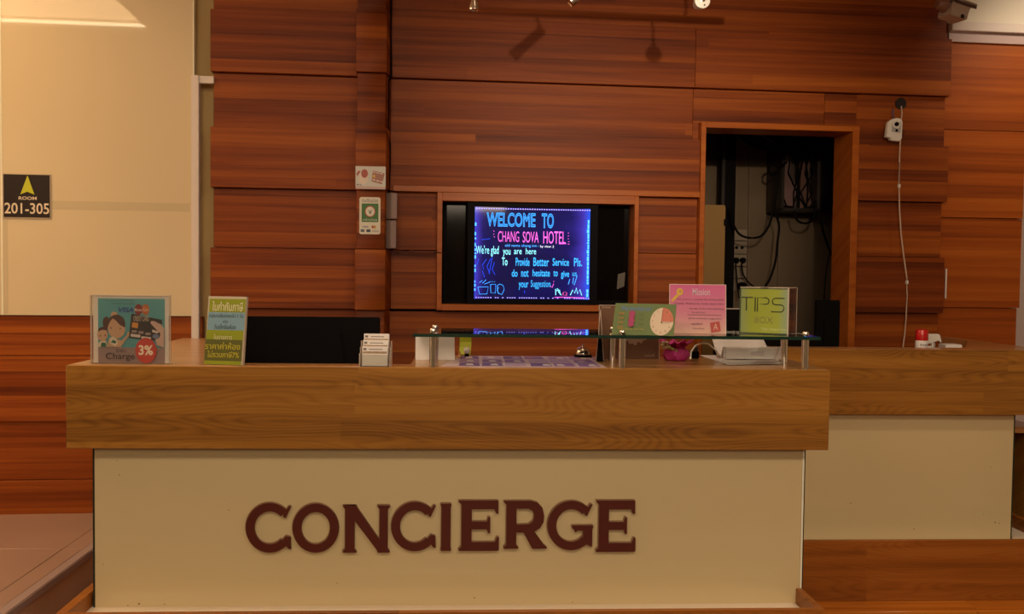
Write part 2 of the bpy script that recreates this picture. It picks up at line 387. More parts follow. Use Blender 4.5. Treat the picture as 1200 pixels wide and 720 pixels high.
# white bulkhead above it
bz0, bz1 = W.z(1150, 49, -.0), W.z(1150, 37, -.20)
bk = froot('wall_right_bulkhead', W, 0, 0, 0, 'white painted bulkhead ledge above the orange boards', kind='structure')
xe = float(W.x(1300, 40)); za = W.z(1150, 26, -.03); zb2 = W.z(1150, 36.5, -.03)
MB().box(x1109+.010, xe, -0.03, 0.2, zb2, za).build('ledge', WHITE, bk, bevel=.002)
MB().box(x1109+.010, xe, 0.0, 0.2, bz0-.005, zb2).build('ledge_return', mat('ledge_shade', (.50,.36,.34), .5), bk)  # shade on the lower ledge face put into a darker colour
MB().box(x1109+.010, xe, 0.06, 0.2, za, CEILZ).build('upper_wall', CEIL, bk)
# pale wall further back on the right, with dark baseboard
fw = MB().box(2.6, 6.5, 7.35, 7.5, 0, CEILZ).build('wall_far', LILAC); tag(fw, 'pale wall far back at the right edge', kind='structure')
bb = MB().box(2.6, 6.5, 7.325, 7.349, 0.035, 0.13).build('baseboard_far', DARKM); tag(bb, 'dark baseboard under the pale far wall', kind='structure')
bb = MB().box(2.6, 6.5, 7.33, 7.349, 0.0, 0.033).build('baseboard_strip', WHITE); tag(bb, 'thin white strip under the dark baseboard', kind='structure')

# storage room behind the opening
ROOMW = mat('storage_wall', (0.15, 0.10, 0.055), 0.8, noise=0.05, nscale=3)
sr = froot('wall_storage', W, 0, 0, 0, 'dim beige walls of the small storage room behind the opening', kind='structure')
DB = 1.25
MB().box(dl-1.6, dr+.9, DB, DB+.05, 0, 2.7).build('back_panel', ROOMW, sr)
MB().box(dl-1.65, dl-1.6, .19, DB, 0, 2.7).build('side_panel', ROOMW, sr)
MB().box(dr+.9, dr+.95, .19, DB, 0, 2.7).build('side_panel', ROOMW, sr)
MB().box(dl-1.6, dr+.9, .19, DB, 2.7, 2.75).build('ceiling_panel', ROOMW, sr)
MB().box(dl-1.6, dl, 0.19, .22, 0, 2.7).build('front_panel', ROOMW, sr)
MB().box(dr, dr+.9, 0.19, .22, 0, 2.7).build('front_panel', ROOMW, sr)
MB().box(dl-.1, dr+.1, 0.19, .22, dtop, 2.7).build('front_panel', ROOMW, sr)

# floor, platform
fl = froot('floor', G, 0, 0, 0, 'glossy orange wood plank floor', kind='structure')
MB().box(-6, 6.5, -3, 7.5, -0.05, -0.006).build('subfloor', mat('subfloor', (0.10, 0.03, 0.006), .6), fl)
pm = MB().box(-.598, .598, -.073, .073, -.02, 0).build('plank', FLOORW, fl, bevel=.002, seg=1)
first = True
for r_ in range(32):
    yy = 2.75 + .149*r_ + .05
    for c_ in range(4):
        xx = .35 + 1.2*c_ + (r_*0.47 % 1.2)
        if xx < 0.9: continue
        if yy < 3.3 and xx < 0: continue
        p = pm if first else pm.copy()
        if not first: COL.objects.link(p)
        first = False; p.location = (xx, yy, 0)
ex, ey = G.onz(108, 643, 0.17); ex2, ey2 = G.onz(12, 718.5, 0.17)
PX = (ex + ex2)/2
pl = froot('floor_platform', G, 0, 0, 0, 'raised platform of pale brown stone left of the counter', kind='structure')
sm = G.onz(54, 657, .17)[0]
ywl = W.world(X(50), 0, 0).y
edges = [PX-.05, sm, sm-.62, sm-1.24, sm-1.86]
for i in range(4):
    for j in range(3):
        y0 = 2.2 + j*1.15; y1 = y0 + 1.147
        if j == 2: y1 = 5.2
        MB().box(edges[i+1]+.002, edges[i]-.001, y0, y1, 0.145, 0.17).build('stone_tile', STONE, pl, bevel=.0015, seg=1)
MB().box(PX-.05, PX, 2.2, 5.2, 0.135, 0.172).build('step_nosing', NOSE, pl, bevel=.004)
MB().box(PX-.03, PX-.012, 2.2, 5.2, 0.0, 0.134).build('step_riser', STONED, pl)
MB().box(-4.5, PX-.031, 2.2, 5.2, 0.0, 0.144).build('platform_core', STONED, pl)

bkx = mat('backing', (.02,.01,.005), .9)
for (q0, q1, q2, q3) in ((xa+.01, x458, 0, CEILZ), (x458, dl-.001, 0, nbot-.04), (x458, ol-.001, nbot-.04, CEILZ), (orr+.001, dl-.001, nbot-.04, CEILZ), (ol, orr, ztr0+.001, CEILZ), (dl, dr, dtop+.001, CEILZ), (dr+.001, x1109-.03, 0, CEILZ)):
    MB().box(q0, q1, .0605, .075, q2, q3).build('backing', bkx, wall)
for (q0, q1, q2, q3) in ((nl-.02, nl-.001, nbot-.02, ntop+.02), (nr+.001, nr+.02, nbot-.02, ntop+.02), (nl-.02, nr+.02, nbot-.03, nbot-.001), (nl-.02, nr+.02, ntop+.001, ntop+.03)):
    MB().box(q0, q1, .101, .16, q2, q3).build('niche_side', BLACK, wall)
bm2 = MB().box(X(445), 5.0, -2.15, -2.0, 3.03, CEILZ-.001).build('light_cut_beam', CEIL, None, frame=W); tag(bm2, 'added cream beam above the frame, shading the top of the boards', kind='structure')  # added out of view to cut light off the upper boards
for nm, bx_ in (('wall_front', (-6, 6.5, -4.1, -4, 0, CEILZ)), ('wall_left', (-6.1, -6, -4, 7.5, 0, CEILZ)), ('wall_right_end', (6.5, 6.6, -4, 7.5, 0, CEILZ))):
    o = MB().box(*bx_).build(nm, CEIL); tag(o, 'plain cream lobby wall outside the view', kind='structure')
# ceiling with a glowing cove tray (seen mirrored in the cream glass panel)
n_w = (W.M.to_3x3() @ Vector((0, -1, 0)))
def mirror_hit(px, py, z):
    p0 = W.world(0, -.008, 0); d = ray(px, py); t = (p0 - CAMLOC).dot(n_w)/d.dot(n_w)
    p = CAMLOC + d*t; d2 = d - 2*d.dot(n_w)*n_w
    k = (z - p.z)/d2.z; q = p + d2*k
    return q
q1 = mirror_hit(171, 32, CEILZ); q2 = mirror_hit(122, 0, CEILZ); q3 = mirror_hit(0, 29, CEILZ)
_p = W.world(*[(lambda a: a[0])(W.at(667, 2, -1.25)), -1.25, W.at(667, 2, -1.25)[1]]); _q = W.world(W.at(600, 65, -.03)[0], -.03, W.at(600, 65, -.03)[1])
_t = (0.9 - _p.y)/(_p - _q).y; print('SPOTPOS', _p, _q, _p + (_p-_q)*_t)
Wl = W.I
l1, l2, l3 = Wl @ q1, Wl @ q2, Wl @ q3
cy0 = l1.y; cx1 = l1.x
ce = froot('ceiling', W, 0, 0, 0, 'cream ceiling with a warm lit cove tray', kind='structure')
def cbox(x0, x1, y0, y1, z0=CEILZ, z1=CEILZ+.05, nm='ceiling_panel', m=CEIL): return MB().box(x0, x1, y0, y1, z0, z1).build(nm, m, ce)
cyb = -0.35
cbox(cx1, 8, -10, 3); cbox(-3, cx1, -10, cy0); cbox(-3, cx1, cyb, 3)
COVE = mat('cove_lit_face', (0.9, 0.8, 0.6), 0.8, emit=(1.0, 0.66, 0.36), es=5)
COVE2 = mat('cove_lamp_strip', (0.9, 0.8, 0.6), 0.8, emit=(1.0, 0.78, 0.48), es=14)
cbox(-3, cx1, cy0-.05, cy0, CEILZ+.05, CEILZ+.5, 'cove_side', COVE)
cbox(-3, cx1, cy0-.0, cy0+.02, CEILZ+.0, CEILZ+.02, 'cove_lamp', COVE2)
cbox(cx1, cx1+.05, cy0, cyb, CEILZ+.05, CEILZ+.5, 'cove_side', CEIL)
cbox(-3, cx1, cyb, cyb+.05, CEILZ+.05, CEILZ+.5, 'cove_side', CEIL)
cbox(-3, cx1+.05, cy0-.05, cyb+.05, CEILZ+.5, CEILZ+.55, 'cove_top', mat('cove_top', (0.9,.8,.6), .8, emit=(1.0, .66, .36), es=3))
cbox(-3, cx1+.10, cy0-.16, cy0-.02, CEILZ-.02, CEILZ, 'cove_trim', WHITE)

# ================================================================== MAIN COUNTER
cxl, cxr = C.x(77, 430), C.x(972, 480)
PYo = 0.055                                          # cream panel sits back from the fascia
pxl, pxr = C.x(109, 620, PYo), C.x(942, 620, PYo)
ZF = C.z(520, 527)                                   # fascia bottom
ZB = 0.305                                           # base rim top
cn = froot('reception_counter', C, (cxl+cxr)/2, 0, 0, 'front reception counter with wide wood fascia over cream glass panel', 'counter')
ox = (cxl+cxr)/2
def cb(x0, x1, y0, y1, z0, z1, nm, m, bev=.002, par=cn): return MB().box(x0-ox, x1-ox, y0, y1, z0, z1).build(nm, m, par, bevel=bev, seg=1)
cb(cxl, cxr, 0, 0.02, ZF, ZT-.001, 'fascia', CNTW)
xw0 = C.x(284, 431); xw1 = C.onz(481, 427, ZT)[0]; xret = C.x(283, 400, .5)
LB = 0.12; WB = 0.50
cb(cxl+.001, cxr-.001, 0.0205, LB, ZT-.03, ZT, 'ledge_top', TOPW)
yret = C.onz(222, 396.5, ZT)[1]
cb(cxl+.001, xret, LB+.001, yret, ZT-.03, ZT, 'return_top', TOPW)
cb(xw1, cxr-.001, LB+.001, WB, ZT-.03, ZT, 'ledge_shelf', TOPW)
cb(cxl+.001, cxl+.02, .021, yret, ZF, ZT-.031, 'fascia', CNTW)
cb(cxr-.02, cxr-.001, .021, WB, ZF, ZT-.031, 'fascia', CNTW)
cb(cxl+.021, cxr-.021, LB-.02, LB, ZF, ZT-.031, 'inner_board', CNTW)
cb(pxl+.006, pxr-.012, PYo, PYo+.012, ZB-.06, ZF, 'glass_panel', CREAM, .001)
cb(pxl, pxl+.0055, PYo-.001, PYo+.013, ZB-.06, ZF, 'glass_edge', DEDGE, 0)
cb(pxr-.0115, pxr-.004, PYo-.001, PYo+.0135, ZB-.06, ZF, 'glass_edge', GEDGE, 0)
cb(pxr-.0035, pxr, PYo-.001, PYo+.0135, ZB-.06, ZF, 'glass_edge', DEDGE, 0)
cb(pxl+.02, pxr-.02, PYo+.03, PYo+.4, 0, ZF, 'carcass', mat('carcass', (.10, .05, .02), .8), 0)
cb(pxl+.001, pxl+.012, PYo+.0135, PYo+1.2, ZB-.06, ZF, 'side_glass_panel', CREAM, 0)
cb(pxr-.012, pxr-.001, PYo+.0145, PYo+.45, ZB-.06, ZF, 'side_glass_panel', CREAM, 0)
# base: rim boards around a shallow trough
bl = C.onz(64, 720, ZB)[0]; br, byf = C.onz(963.5, 711.5, ZB)
byf = C.onz(520, 717.5, ZB)[1]; rt = 0.018*1.2
print('base', bl, br, byf, 'panel', pxl, pxr, 'fascia', cxl, cxr, ZF, 'YC', YC, 'YR', YR, 'ret', xret, yret, xw1, 'rows', zs, 'wall', _wy)
cb(bl, br, byf, byf+rt, 0, ZB, 'base_board', BASEW)
cb(bl, bl+.035, byf+rt+.0005, 1.3, 0, ZB, 'base_board', BASEW)
cb(br-.025, br, byf+rt+.0005, .5, 0, ZB, 'base_board', BASEW)
cb(bl+.036, br-.026, byf+rt+.001, PYo+.02, 0.0, ZB-.058, 'base_trough', PAPERC, 0)
cb(bl+.036, pxl-.001, PYo+.021, 1.3, 0.0, ZB-.058, 'base_trough', PAPERC, 0)
cb(pxr+.001, br-.026, PYo+.021, .5, 0.0, ZB-.058, 'base_trough', PAPERC, 0)
# inner worktop for the clerk
wt = MB().box(cxl+.35, cxr-.25, LB+.40, LB+.95, .72, .75).build('worktop', TOPW, frame=C); tag(wt, 'lower wooden desk top behind the front counter', 'desk')
for sx in (cxl+.4, cxr-.35): MB().box(sx, sx+.04, LB+.42, LB+.93, 0, .72).build('leg_panel', CNTW, wt)

# raised CONCIERGE letters
LET = mat('letter_brown', (0.085, 0.013, 0.006), 0.35, noise=.1, nscale=20)
LETE = mat('letter_edge_highlight', (0.26, 0.15, 0.075), 0.4)
def ring(cx, cy, ro, ri, a0, a1, n=26):
    o = [(cx+ro[0]*math.cos(R(a0+(a1-a0)*i/n)), cy+ro[1]*math.sin(R(a0+(a1-a0)*i/n))) for i in range(n+1)]
    i_ = [(cx+ri[0]*math.cos(R(a1-(a1-a0)*i/n)), cy+ri[1]*math.sin(R(a1-(a1-a0)*i/n))) for i in range(n+1)]
    return o + i_
def glyph(ch):
    s = .045
    def serif_stem(x0, x1, z0=0, z1=1):
        return [[(x0-s,z0),(x1+s,z0),(x1+s,z0+.03),(x1,z0+.08),(x1,z1-.08),(x1+s,z1-.03),(x1+s,z1),(x0-s,z1),(x0-s,z1-.03),(x0,z1-.08),(x0,z0+.08),(x0-s,z0+.03)]]
    if ch == 'O': return [ring(.5,.5,(.5,.5),(.31,.335),0,360,40)]
    if ch in 'CG':
        P = ring(.52,.5,(.52,.5),(.32,.335),42,318 if ch == 'C' else 312,34)
        P = [ring(.52,.5,(.52,.5),(.33,.335),44,316,34)]
        P.append([(.80,.74),(.86,.69),(.98,.93),(.93,.93),(.86,.85)])
        if ch == 'C': P.append([(.80,.26),(.86,.15),(.93,.07),(.98,.07),(.97,.31),(.87,.33)])
        else: P += [[(.54,.50),(.54,.45),(.60,.40),(.60,.36),(.66,.40),(.78,.40),(.78,.20),(.85,.12),(.98,.06),(.98,.42),(1.0,.47),(1.0,.50)]]
        return P
    if ch == 'I': return serif_stem(.18,.82)
    if ch == 'N': return serif_stem(.04,.24) [:1] + [[(.0,1),(.26,1),(.80,.22),(.80,0),(1.0,0),(.98,.06),(.26,.80),(.10,.92)][:0] or [(.05,.994),(.27,.994),(.95,.03),(.95,.006),(.76,.006),(.05,.93)]] + serif_stem(.78,.955)
    if ch == 'E':
        return [[(0,0),(.98,0),(1,.02),(1,.27),(.95,.27),(.90,.17),(.32,.17),(.32,.43),(.70,.43),(.73,.35),(.78,.35),(.78,.67),(.73,.67),(.70,.58),(.32,.58),(.32,.83),(.88,.83),(.93,.74),(.98,.74),(.98,1),(0,1),(0,.97),(.07,.92),(.07,.08),(0,.03)]]
    if ch == 'R':
        return [[(0,0),(.34,0),(.34,.03),(.29,.08),(.29,.34),(.46,.34),(.66,.0),(1.0,0),(1.0,.03),(.94,.07),(.70,.36),(.84,.43),(.92,.56),(.93,.70),(.89,.85),(.78,.96),(.62,1.0),(.29,1.0),(.29,.84),(.58,.84),(.67,.79),(.70,.69),(.68,.58),(.58,.51),(.29,.50),(.29,1.0),(0,1),(0,.97),(.06,.92),(.06,.08),(0,.03)]]
sg = froot('lettering_sign', C, 0, PYo, 0, 'raised dark brown capital letters reading CONCIERGE on the cream panel', 'sign')
boxes = [('C',43,173,48,187),('O',175,305,50,187),('N',318,448,55,187),('C',453,580,45,183),('I',587,626,50,182),('E',643,755,41,182),('R',770,890,42,176),('G',893,1020,42,180),('E',1030,1139,41,185)]
for ch, a, b, c, d in boxes:
    px0, px1, py0, py1 = 270+a/2.4, 270+b/2.4, 570+c/2.4, 570+d/2.4
    x0, z1 = C.at(px0, py0, PYo-.014); x1, z0 = C.at(px1, py1, PYo-.014)
    m = MB()
    for k, pg in enumerate(glyph(ch)):
        P = [(x0+(x1-x0)*u, z0+(z1-z0)*v) for u, v in pg]
        m.prism(P, -.0145 - k*.0001, -.003)
    lt = m.build('letter', LET, sg, bevel=0.0, seg=1)
    # back rim shifted up-left, edge highlight put into its paler colour
    m = MB(); ccx, ccz = (x0+x1)/2, (z0+z1)/2
    for pg in glyph(ch):
        P = [(x0+(x1-x0)*u - .0030, z0+(z1-z0)*v + .0036) for u, v in pg]
        m.prism(P, -.0095, -.0005)
    m.build('letter_lit_rim', LETE, lt)

# specks on panels: small chips
CHIP = mat('paint_chip', (0.10, 0.04, 0.015), .7)
def chips(fr, y, pts, par):
    m = MB()
    for px, py, r_ in pts:
        x, z = fr.at(px, py, y)
        q = fr.world(x, y-.0006, z); q = par.matrix_world.inverted() @ q if False else q
        m.disc(x - par.location.x, z, r_, r_*.7, y-.0006, 8)
    o = m.build('paint_chips', CHIP, par); o['kind'] = 'stuff'
chips(C, PYo, [(140,557,.0025),(268,598,.0025),(163,708,.004),(150,710,.0025),(193,708.5,.0025),(137,540,.002),(395,684,.0025),(556,701,.003),(671,706,.0025),(121,662,.002)], cn)

# ================================================================== RIGHT COUNTER
rl = RC.x(860, 420); rr = RC.x(1235, 440); YP = 0.05
rn = froot('reception_counter', RC, rl, 0, 0, 'second reception counter, set back to the right, with cream front and wood base', 'counter')
def rb(x0, x1, y0, y1, z0, z1, nm, m, bev=.002): return MB().box(x0-rl, x1-rl, y0, y1, z0, z1).build(nm, m, rn, bevel=bev, seg=1)
ZR = RC.z(1080, 486.3)
rb(rl, rr, 0, .02, ZR, ZT-.001, 'fascia', CNTW)
rb(rl, rr, .0205, .14, ZT-.03, ZT, 'ledge_top', TOPW)
rpr = RC.x(1187.5, 560, YP)
rb(rl+.2, rpr-.006, YP, YP+.012, .2, ZR, 'glass_panel', CREAM, 0)
rb(rpr-.005, rpr, YP-.001, YP+.013, .2, ZR, 'glass_edge', DEDGE, 0)
rb(rpr-.4, rpr-.02, YP+.03, YP+.3, 0, ZR, 'carcass', mat('carcass', (.10, .05, .02), .8), 0)
rfy = RC.onz(1080, 633.5, .285)[1]
rb(rl+.1, rr+.2, rfy, rfy+.02, 0, .285, 'base_board', BASEW)
rb(rl+.1, rpr+.02, rfy+.0205, YP+.0, 0, .202, 'base_trough', PAPERC, 0)
rb(rpr+.1, rpr+.125, rfy+.021, 1.0, 0, .285, 'base_board', BASEW)
rb(rpr+.004, rpr+.099, rfy+.021, 1.0, 0, .22, 'base_trough', PAPERC, 0)
# return ledge on the right, running back
pA = RC.onz(1104, 395, ZT); pB = RC.onz(1125, 408.5, ZT)
xo = RC.onz(1200, 412, ZT)[0]
m = MB().slab([(pB[0]-rl+.05, .141), (rr-rl, .141), (rr-rl, .145), (pA[0]-rl+.05, pA[1]), (pA[0]-rl-.01, pA[1]), (pA[0]-rl-.01, pA[1]-.30)], ZT-.04, ZT)
m.build('return_top', TOPW, rn)
chips(RC, YP, [(997,590,.0035),(1071,620.5,.0035),(1166,612.5,.004),(1171,613.5,.003),(1152,603,.002),(1167,602,.0015),(1161,548,.0025),(1016,523,.002)], rn)

# ================================================================== THINGS ON THE WALL
FLATK = {}
def flatmat(c, rough=0.5, emit=0):
    k = (c, rough, emit)
    if k not in FLATK: FLATK[k] = mat('print_colour', c, rough, emit=c if emit else None, es=emit)
    return FLATK[k]
# --- room number sign
x0, z0 = W.at(3.5, 255.5, -.012); x1, z1 = W.at(59.5, 204.5, -.012)
rs = froot('room_sign', W, (x0+x1)/2, -.0095, z0, 'square black sign with green arrow reading ROOM 201-305 on the cream panel', 'sign')
hw, hh = (x1-x0)/2, z1-z0
MB().box(-hw, hw, -.004, 0, 0, hh).build('plate', mat('sign_black', (.016,.008,.005), .4), rs)
m = MB()
for a in ((-hw,-hw+.004,0,hh),(hw-.004,hw,0,hh),(-hw,hw,0,.004),(-hw,hw,hh-.004,hh)): m.box(a[0],a[1],-.0046,-.004,a[2],a[3])
m.build('border', flatmat((.55,.42,.28)), rs)
u = hw/112; 
MB().flat([(18*u*-1+2*u, hh*.53),(3*u, hh*.60),(36*u, hh*.53),(3*u, hh*.965)], -.0046).build('arrow', flatmat((.50,.52,.015)), rs) if False else MB().flat([(-30*u, hh*.535),(2*u, hh*.60),(36*u, hh*.535),(4*u, hh*.965)], -.0046).build('arrow', flatmat((.50,.52,.015)), rs)
text('ROOM', -38*u, 46*u, hh*.415, hh*.49, -.0046, flatmat((.75,.62,.45)), rs, bold=.02)
text('201-305', -104*u, 104*u, hh*.10, hh*.345, -.0046, flatmat((.75,.62,.45)), rs, bold=.012)

# --- payment stickers on the column
YK = -.1605
x0, z0 = W.at(416.5, 221.5, YK); x1, z1 = W.at(452, 195.5, YK); a = x1-x0; b = z1-z0
st = froot('payment_sticker', W, x0, YK, z0, 'small pale landscape sticker with bank card drawing on the column', 'sticker')
MB().box(0, a, -.0015, 0, 0, b).build('sheet', flatmat((.62,.60,.55)), st)
MB().rect(.0, a, 0, b*.12, -.0019).build('print', flatmat((.60,.40,.36)), st)
m = MB().disc(a*.30, b*.68, a*.11, b*.19, -.0022); m.flat([(a*.03,b*.66),(a*.10,b*.80),(a*.17,b*.78),(a*.06,b*.55)], -.0022); m.build('hair', flatmat((.42,.08,.05)), st)
MB().disc(a*.26, b*.48, a*.15, b*.26, -.0021).build('face', flatmat((.75,.62,.52)), st)
MB().flat([(a*.53,b*.34),(a*.88,b*.22),(a*.97,b*.70),(a*.57,b*.82)], -.0021).build('card', flatmat((.38,.17,.12)), st)
MB().flat([(a*.56,b*.52),(a*.65,b*.50),(a*.66,b*.62),(a*.57,b*.64)], -.0025).build('card_chip', flatmat((.65,.42,.08)), st)
m = MB()
for i in range(3):
    m.flat([(a*(.56+.13*i),b*(.40-.04*i)),(a*(.66+.13*i),b*(.37-.04*i)),(a*(.66+.13*i),b*(.42-.04*i)),(a*(.56+.13*i),b*(.45-.04*i))], -.0025)
    m.flat([(a*(.57+.12*i),b*(.74-.03*i)),(a*(.66+.12*i),b*(.715-.03*i)),(a*(.66+.12*i),b*(.75-.03*i)),(a*(.57+.12*i),b*(.775-.03*i))], -.0025)
o = m.build('card_print', flatmat((.75,.62,.55)), st); o['kind'] = 'stuff'
text('ABC', a*.05, a*.20, b*.17, b*.23, -.0022, flatmat((.10,.08,.08)), st) if False else MB().rect(a*.05,a*.10,b*.16,b*.22,-.0022).rect(a*.13,a*.20,b*.16,b*.19,-.0022).build('print', flatmat((.12,.10,.08)), st)
YK2 = -.1265
x0, z0 = W.at(421, 274.5, YK2); x1, z1 = W.at(446, 231.5, YK2); a = x1-x0; b = z1-z0
st = froot('bank_sticker', W, x0, YK2, z0, 'white rounded upright sticker with green bank emblem on the column', 'sticker')
def rrect(x0, x1, z0, z1, r, n=5):
    P = []
    for cx, cz, s0 in ((x1-r, z0+r, -90), (x1-r, z1-r, 0), (x0+r, z1-r, 90), (x0+r, z0+r, 180)):
        P += [(cx+r*math.cos(R(s0+90*i/n)), cz+r*math.sin(R(s0+90*i/n))) for i in range(n+1)]
    return P
MB().prism(rrect(0, a, 0, b, a*.10), -.0015, 0).build('sheet', flatmat((.74,.68,.56)), st)
MB().flat(rrect(a*.11, a*.90, b*.33, b*.83, a*.03), -.0019).build('green_field', flatmat((.035,.16,.02)), st)
MB().disc(a*.51, b*.615, a*.25, b*.155, -.0022).build('emblem_ring', flatmat((.45,.06,.03)), st)
MB().disc(a*.51, b*.615, a*.21, b*.13, -.0025).build('emblem_field', flatmat((.78,.72,.60)), st)
m = MB().flat([(a*.49,b*.54),(a*.53,b*.54),(a*.55,b*.62),(a*.63,b*.69),(a*.50,b*.62)], -.0028)
m.flat([(a*.38,b*.67),(a*.50,b*.60),(a*.47,b*.64)], -.0028).flat([(a*.40,b*.61),(a*.50,b*.565),(a*.48,b*.60)], -.0028).flat([(a*.56,b*.59),(a*.63,b*.62),(a*.55,b*.57)], -.0028)
m.build('emblem_leaf', flatmat((.02,.06,.02)), st)
text('ยินดีรับบัตร', a*.13, a*.88, b*.86, b*.955, -.0022, flatmat((.12,.08,.04)), st)
text('กสิกรไทย', a*.17, a*.84, b*.36, b*.43, -.0022, flatmat((.74,.68,.56)), st)
text('VISA', a*.14, a*.43, b*.18, b*.225, -.0022, flatmat((.03,.05,.25)), st, bold=.02, shear=.2)
MB().disc(a*.64, b*.20, a*.06, b*.04, -.0022).build('mark_red', flatmat((.50,.05,.02)), st)
MB().disc(a*.73, b*.20, a*.06, b*.04, -.0023).build('mark_yellow', flatmat((.60,.30,.03)), st)
m = MB().rect(a*.07,a*.24,b*.06,b*.13,-.0022).rect(a*.34,a*.53,b*.06,b*.13,-.0022); m.build('mark_box', flatmat((.04,.05,.08)), st)
text('JCB', a*.10, a*.22, b*.08, b*.11, -.0025, flatmat((.6,.6,.6)), st)
text('พร้อม', a*.62, a*.93, b*.06, b*.13, -.0022, flatmat((.18,.14,.12)), st)

# --- two grey wall boxes and black cable on the cheek of the column
for (pa, pb, pc, pd, lab) in ((451, 226, 465.5, 257, 'upper of two small grey metal boxes beside the column'), (450, 258, 464.5, 291.5, 'lower of two small grey metal boxes beside the column')):
    x0, z1 = W.at(pa, pb, -.10); x1, z0 = W.at(pc, pd, -.10)
    bx = froot('switch_box', W, x0, -.10, z0, lab, 'box', group='grey boxes beside the column')
    a, b = x1-x0, z1-z0
    MB().slab([(0,.012),(a*.50,-.005),(a*.55,-.005),(a*.55,.05),(0,.05)], 0, b).build('body', GREYM, bx, bevel=.002)
    MB().slab([(a*.56,-.007),(a*.97,0.0),(a,.05),(a*.56,.05)], b*.01, b*.99).build('cover', mat('box_cover', (.30,.20,.18), .35, metal=.2), bx, bevel=.003)
pts = []
for i, (px, py) in enumerate([(458.5,-60),(458.5,0),(457.8,40),(458.3,70),(458.6,90),(455.3,96),(455.5,110),(454.8,150),(457,170),(456.8,195),(455.5,222),(455.5,228)]):
    x, z = W.at(px, py, -.06); pts.append((x, -.06 + (0 if i < 5 else .0), z))
cbl = MB().tube(pts, .006, 6).build('wall_cable', BLACK, None, smooth=True, frame=W); tag(cbl, 'black cable running down beside the column to the grey boxes', 'cable')
pts = [(W.at(px, py, -.04)[0], -.055, W.at(px, py, -.05)[1]) for px, py in ((457,290),(458,297),(462,294),(470,295),(480,293.5),(490,296),(500,295.5),(508,297),(514,296),(519,296.5))]
cbl = MB().tube(pts, .0035, 6).build('power_wire', mat('brown_wire', (.12,.03,.015), .5), None, smooth=True, frame=W); tag(cbl, 'thin reddish wire from the grey boxes to the screen niche', 'cable')

# --- television and LED writing board in the niche
xl, zb = W.at(518, 357, .03); xr_, zt = W.at(744, 239, .03)
tw, thh = xr_-xl-.01, zt-zb
tv = froot('television', W, xl+tw/2+.005, .085, zb, 'large black television behind the glowing blue board in the niche', 'television')
MB().box(-tw/2, tw/2, 0, .05, 0.0, thh-.006).build('casing', BLACK, tv, bevel=.004)
MB().box(-tw/2+.02, tw/2-.02, -.003, -.0005, .03, thh-.025).build('screen', BLACKG, tv)
MB().flat([(tw*.425,thh*.16),(tw*.465,thh*.19),(tw*.470,thh*.33),(tw*.43,thh*.31)], -.0035).build('paper_note', mat('dim_note', (.10,.08,.06), .6), tv)
YB = -.02
xl, zb = W.at(547, 356.5, YB); xr_, zt = W.at(701, 240, YB); bw, bh = xr_-xl, zt-zb
bd = froot('led_writing_board', W, xl+bw/2, YB, nbot+.0005, 'glowing blue LED writing board with handwritten hotel welcome message', 'sign')
zoff = zb - nbot; bh2 = zt-nbot
bm_ = mat('board_frame', (.004,.003,.004), .5, spec=.05)
sl, sz0 = W.at(555.5, 350.5, YB); sr_, sz1 = W.at(692, 245, YB)
sl -= xl+bw/2; sr_ -= xl+bw/2; sz0 -= nbot; sz1 -= nbot
m = MB(); m.box(-bw/2, bw/2, .012, .028, 0, bh2); m.build('back_plate', bm_, bd)
for (a0, a1, b0, b1) in ((-bw/2, sl, 0, bh2), (sr_, bw/2, 0, bh2), (sl, sr_, 0, sz0), (sl, sr_, sz1, bh2)):
    MB().box(a0, a1, -.006, .0115, b0, b1).build('frame_bar', bm_, bd, bevel=.001, seg=1)
# lit acrylic sheet: blue glow, stronger towards the LED strips at its edges
gm = bpy.data.materials.new('led_acrylic'); gm.use_nodes = True; nt = gm.node_tree; B = nt.nodes['Principled BSDF']
B.inputs['Base Color'].default_value = (.01,.01,.03,1); B.inputs['Roughness'].default_value = .05
tc = nt.nodes.new('ShaderNodeTexCoord'); sx = nt.nodes.new('ShaderNodeSeparateXYZ'); nt.links.new(tc.outputs['Generated'], sx.inputs[0])
def mn(op, a, b=None):
    n = nt.nodes.new('ShaderNodeMath'); n.operation = op
    for i, v in enumerate((a, b)):
        if v is None: continue
        if isinstance(v, (int, float)): n.inputs[i].default_value = v
        else: nt.links.new(v, n.inputs[i])
    return n.outputs[0]
e_ = mn('POWER', mn('MULTIPLY', mn('ABSOLUTE', mn('SUBTRACT', sx.outputs[0], .5)), 2.0), 7.0)
nz = nt.nodes.new('ShaderNodeTexNoise'); nz.inputs['Scale'].default_value = 3.5; nz.inputs['Detail'].default_value = 3; nt.links.new(tc.outputs['Generated'], nz.inputs['Vector'])
st_ = mn('ADD', mn('MULTIPLY', e_, .55), mn('MULTIPLY', nz.outputs['Fac'], .30))
st_ = mn('ADD', st_, mn('MULTIPLY', mn('POWER', sx.outputs[0], 2.0), .22))  # reflection on the right side put into the glow
rp = nt.nodes.new('ShaderNodeValToRGB'); el = rp.color_ramp.elements; nt.links.new(st_, rp.inputs[0])
el[0].position = .05; el[0].color = (.001,.001,.012,1); el[1].position = .95; el[1].color = (.02,.12,1.0,1)
k = el.new(.32); k.color = (.006,.005,.10,1); k = el.new(.55); k.color = (.05,.03,.42,1)
nt.links.new(rp.outputs[0], B.inputs['Emission Color']); B.inputs['Emission Strength'].default_value = 1.0
MB().box(sl+.0003, sr_-.0003, .004, .011, sz0+.0003, sz1-.0003).build('lit_sheet', gm, bd)
sw, sh = sr_-sl, sz1-sz0
def SX(c): return sl + sw*(c-95)/(880-95)
def SZ(c): return sz1 - sh*(c-48)/(670-48)
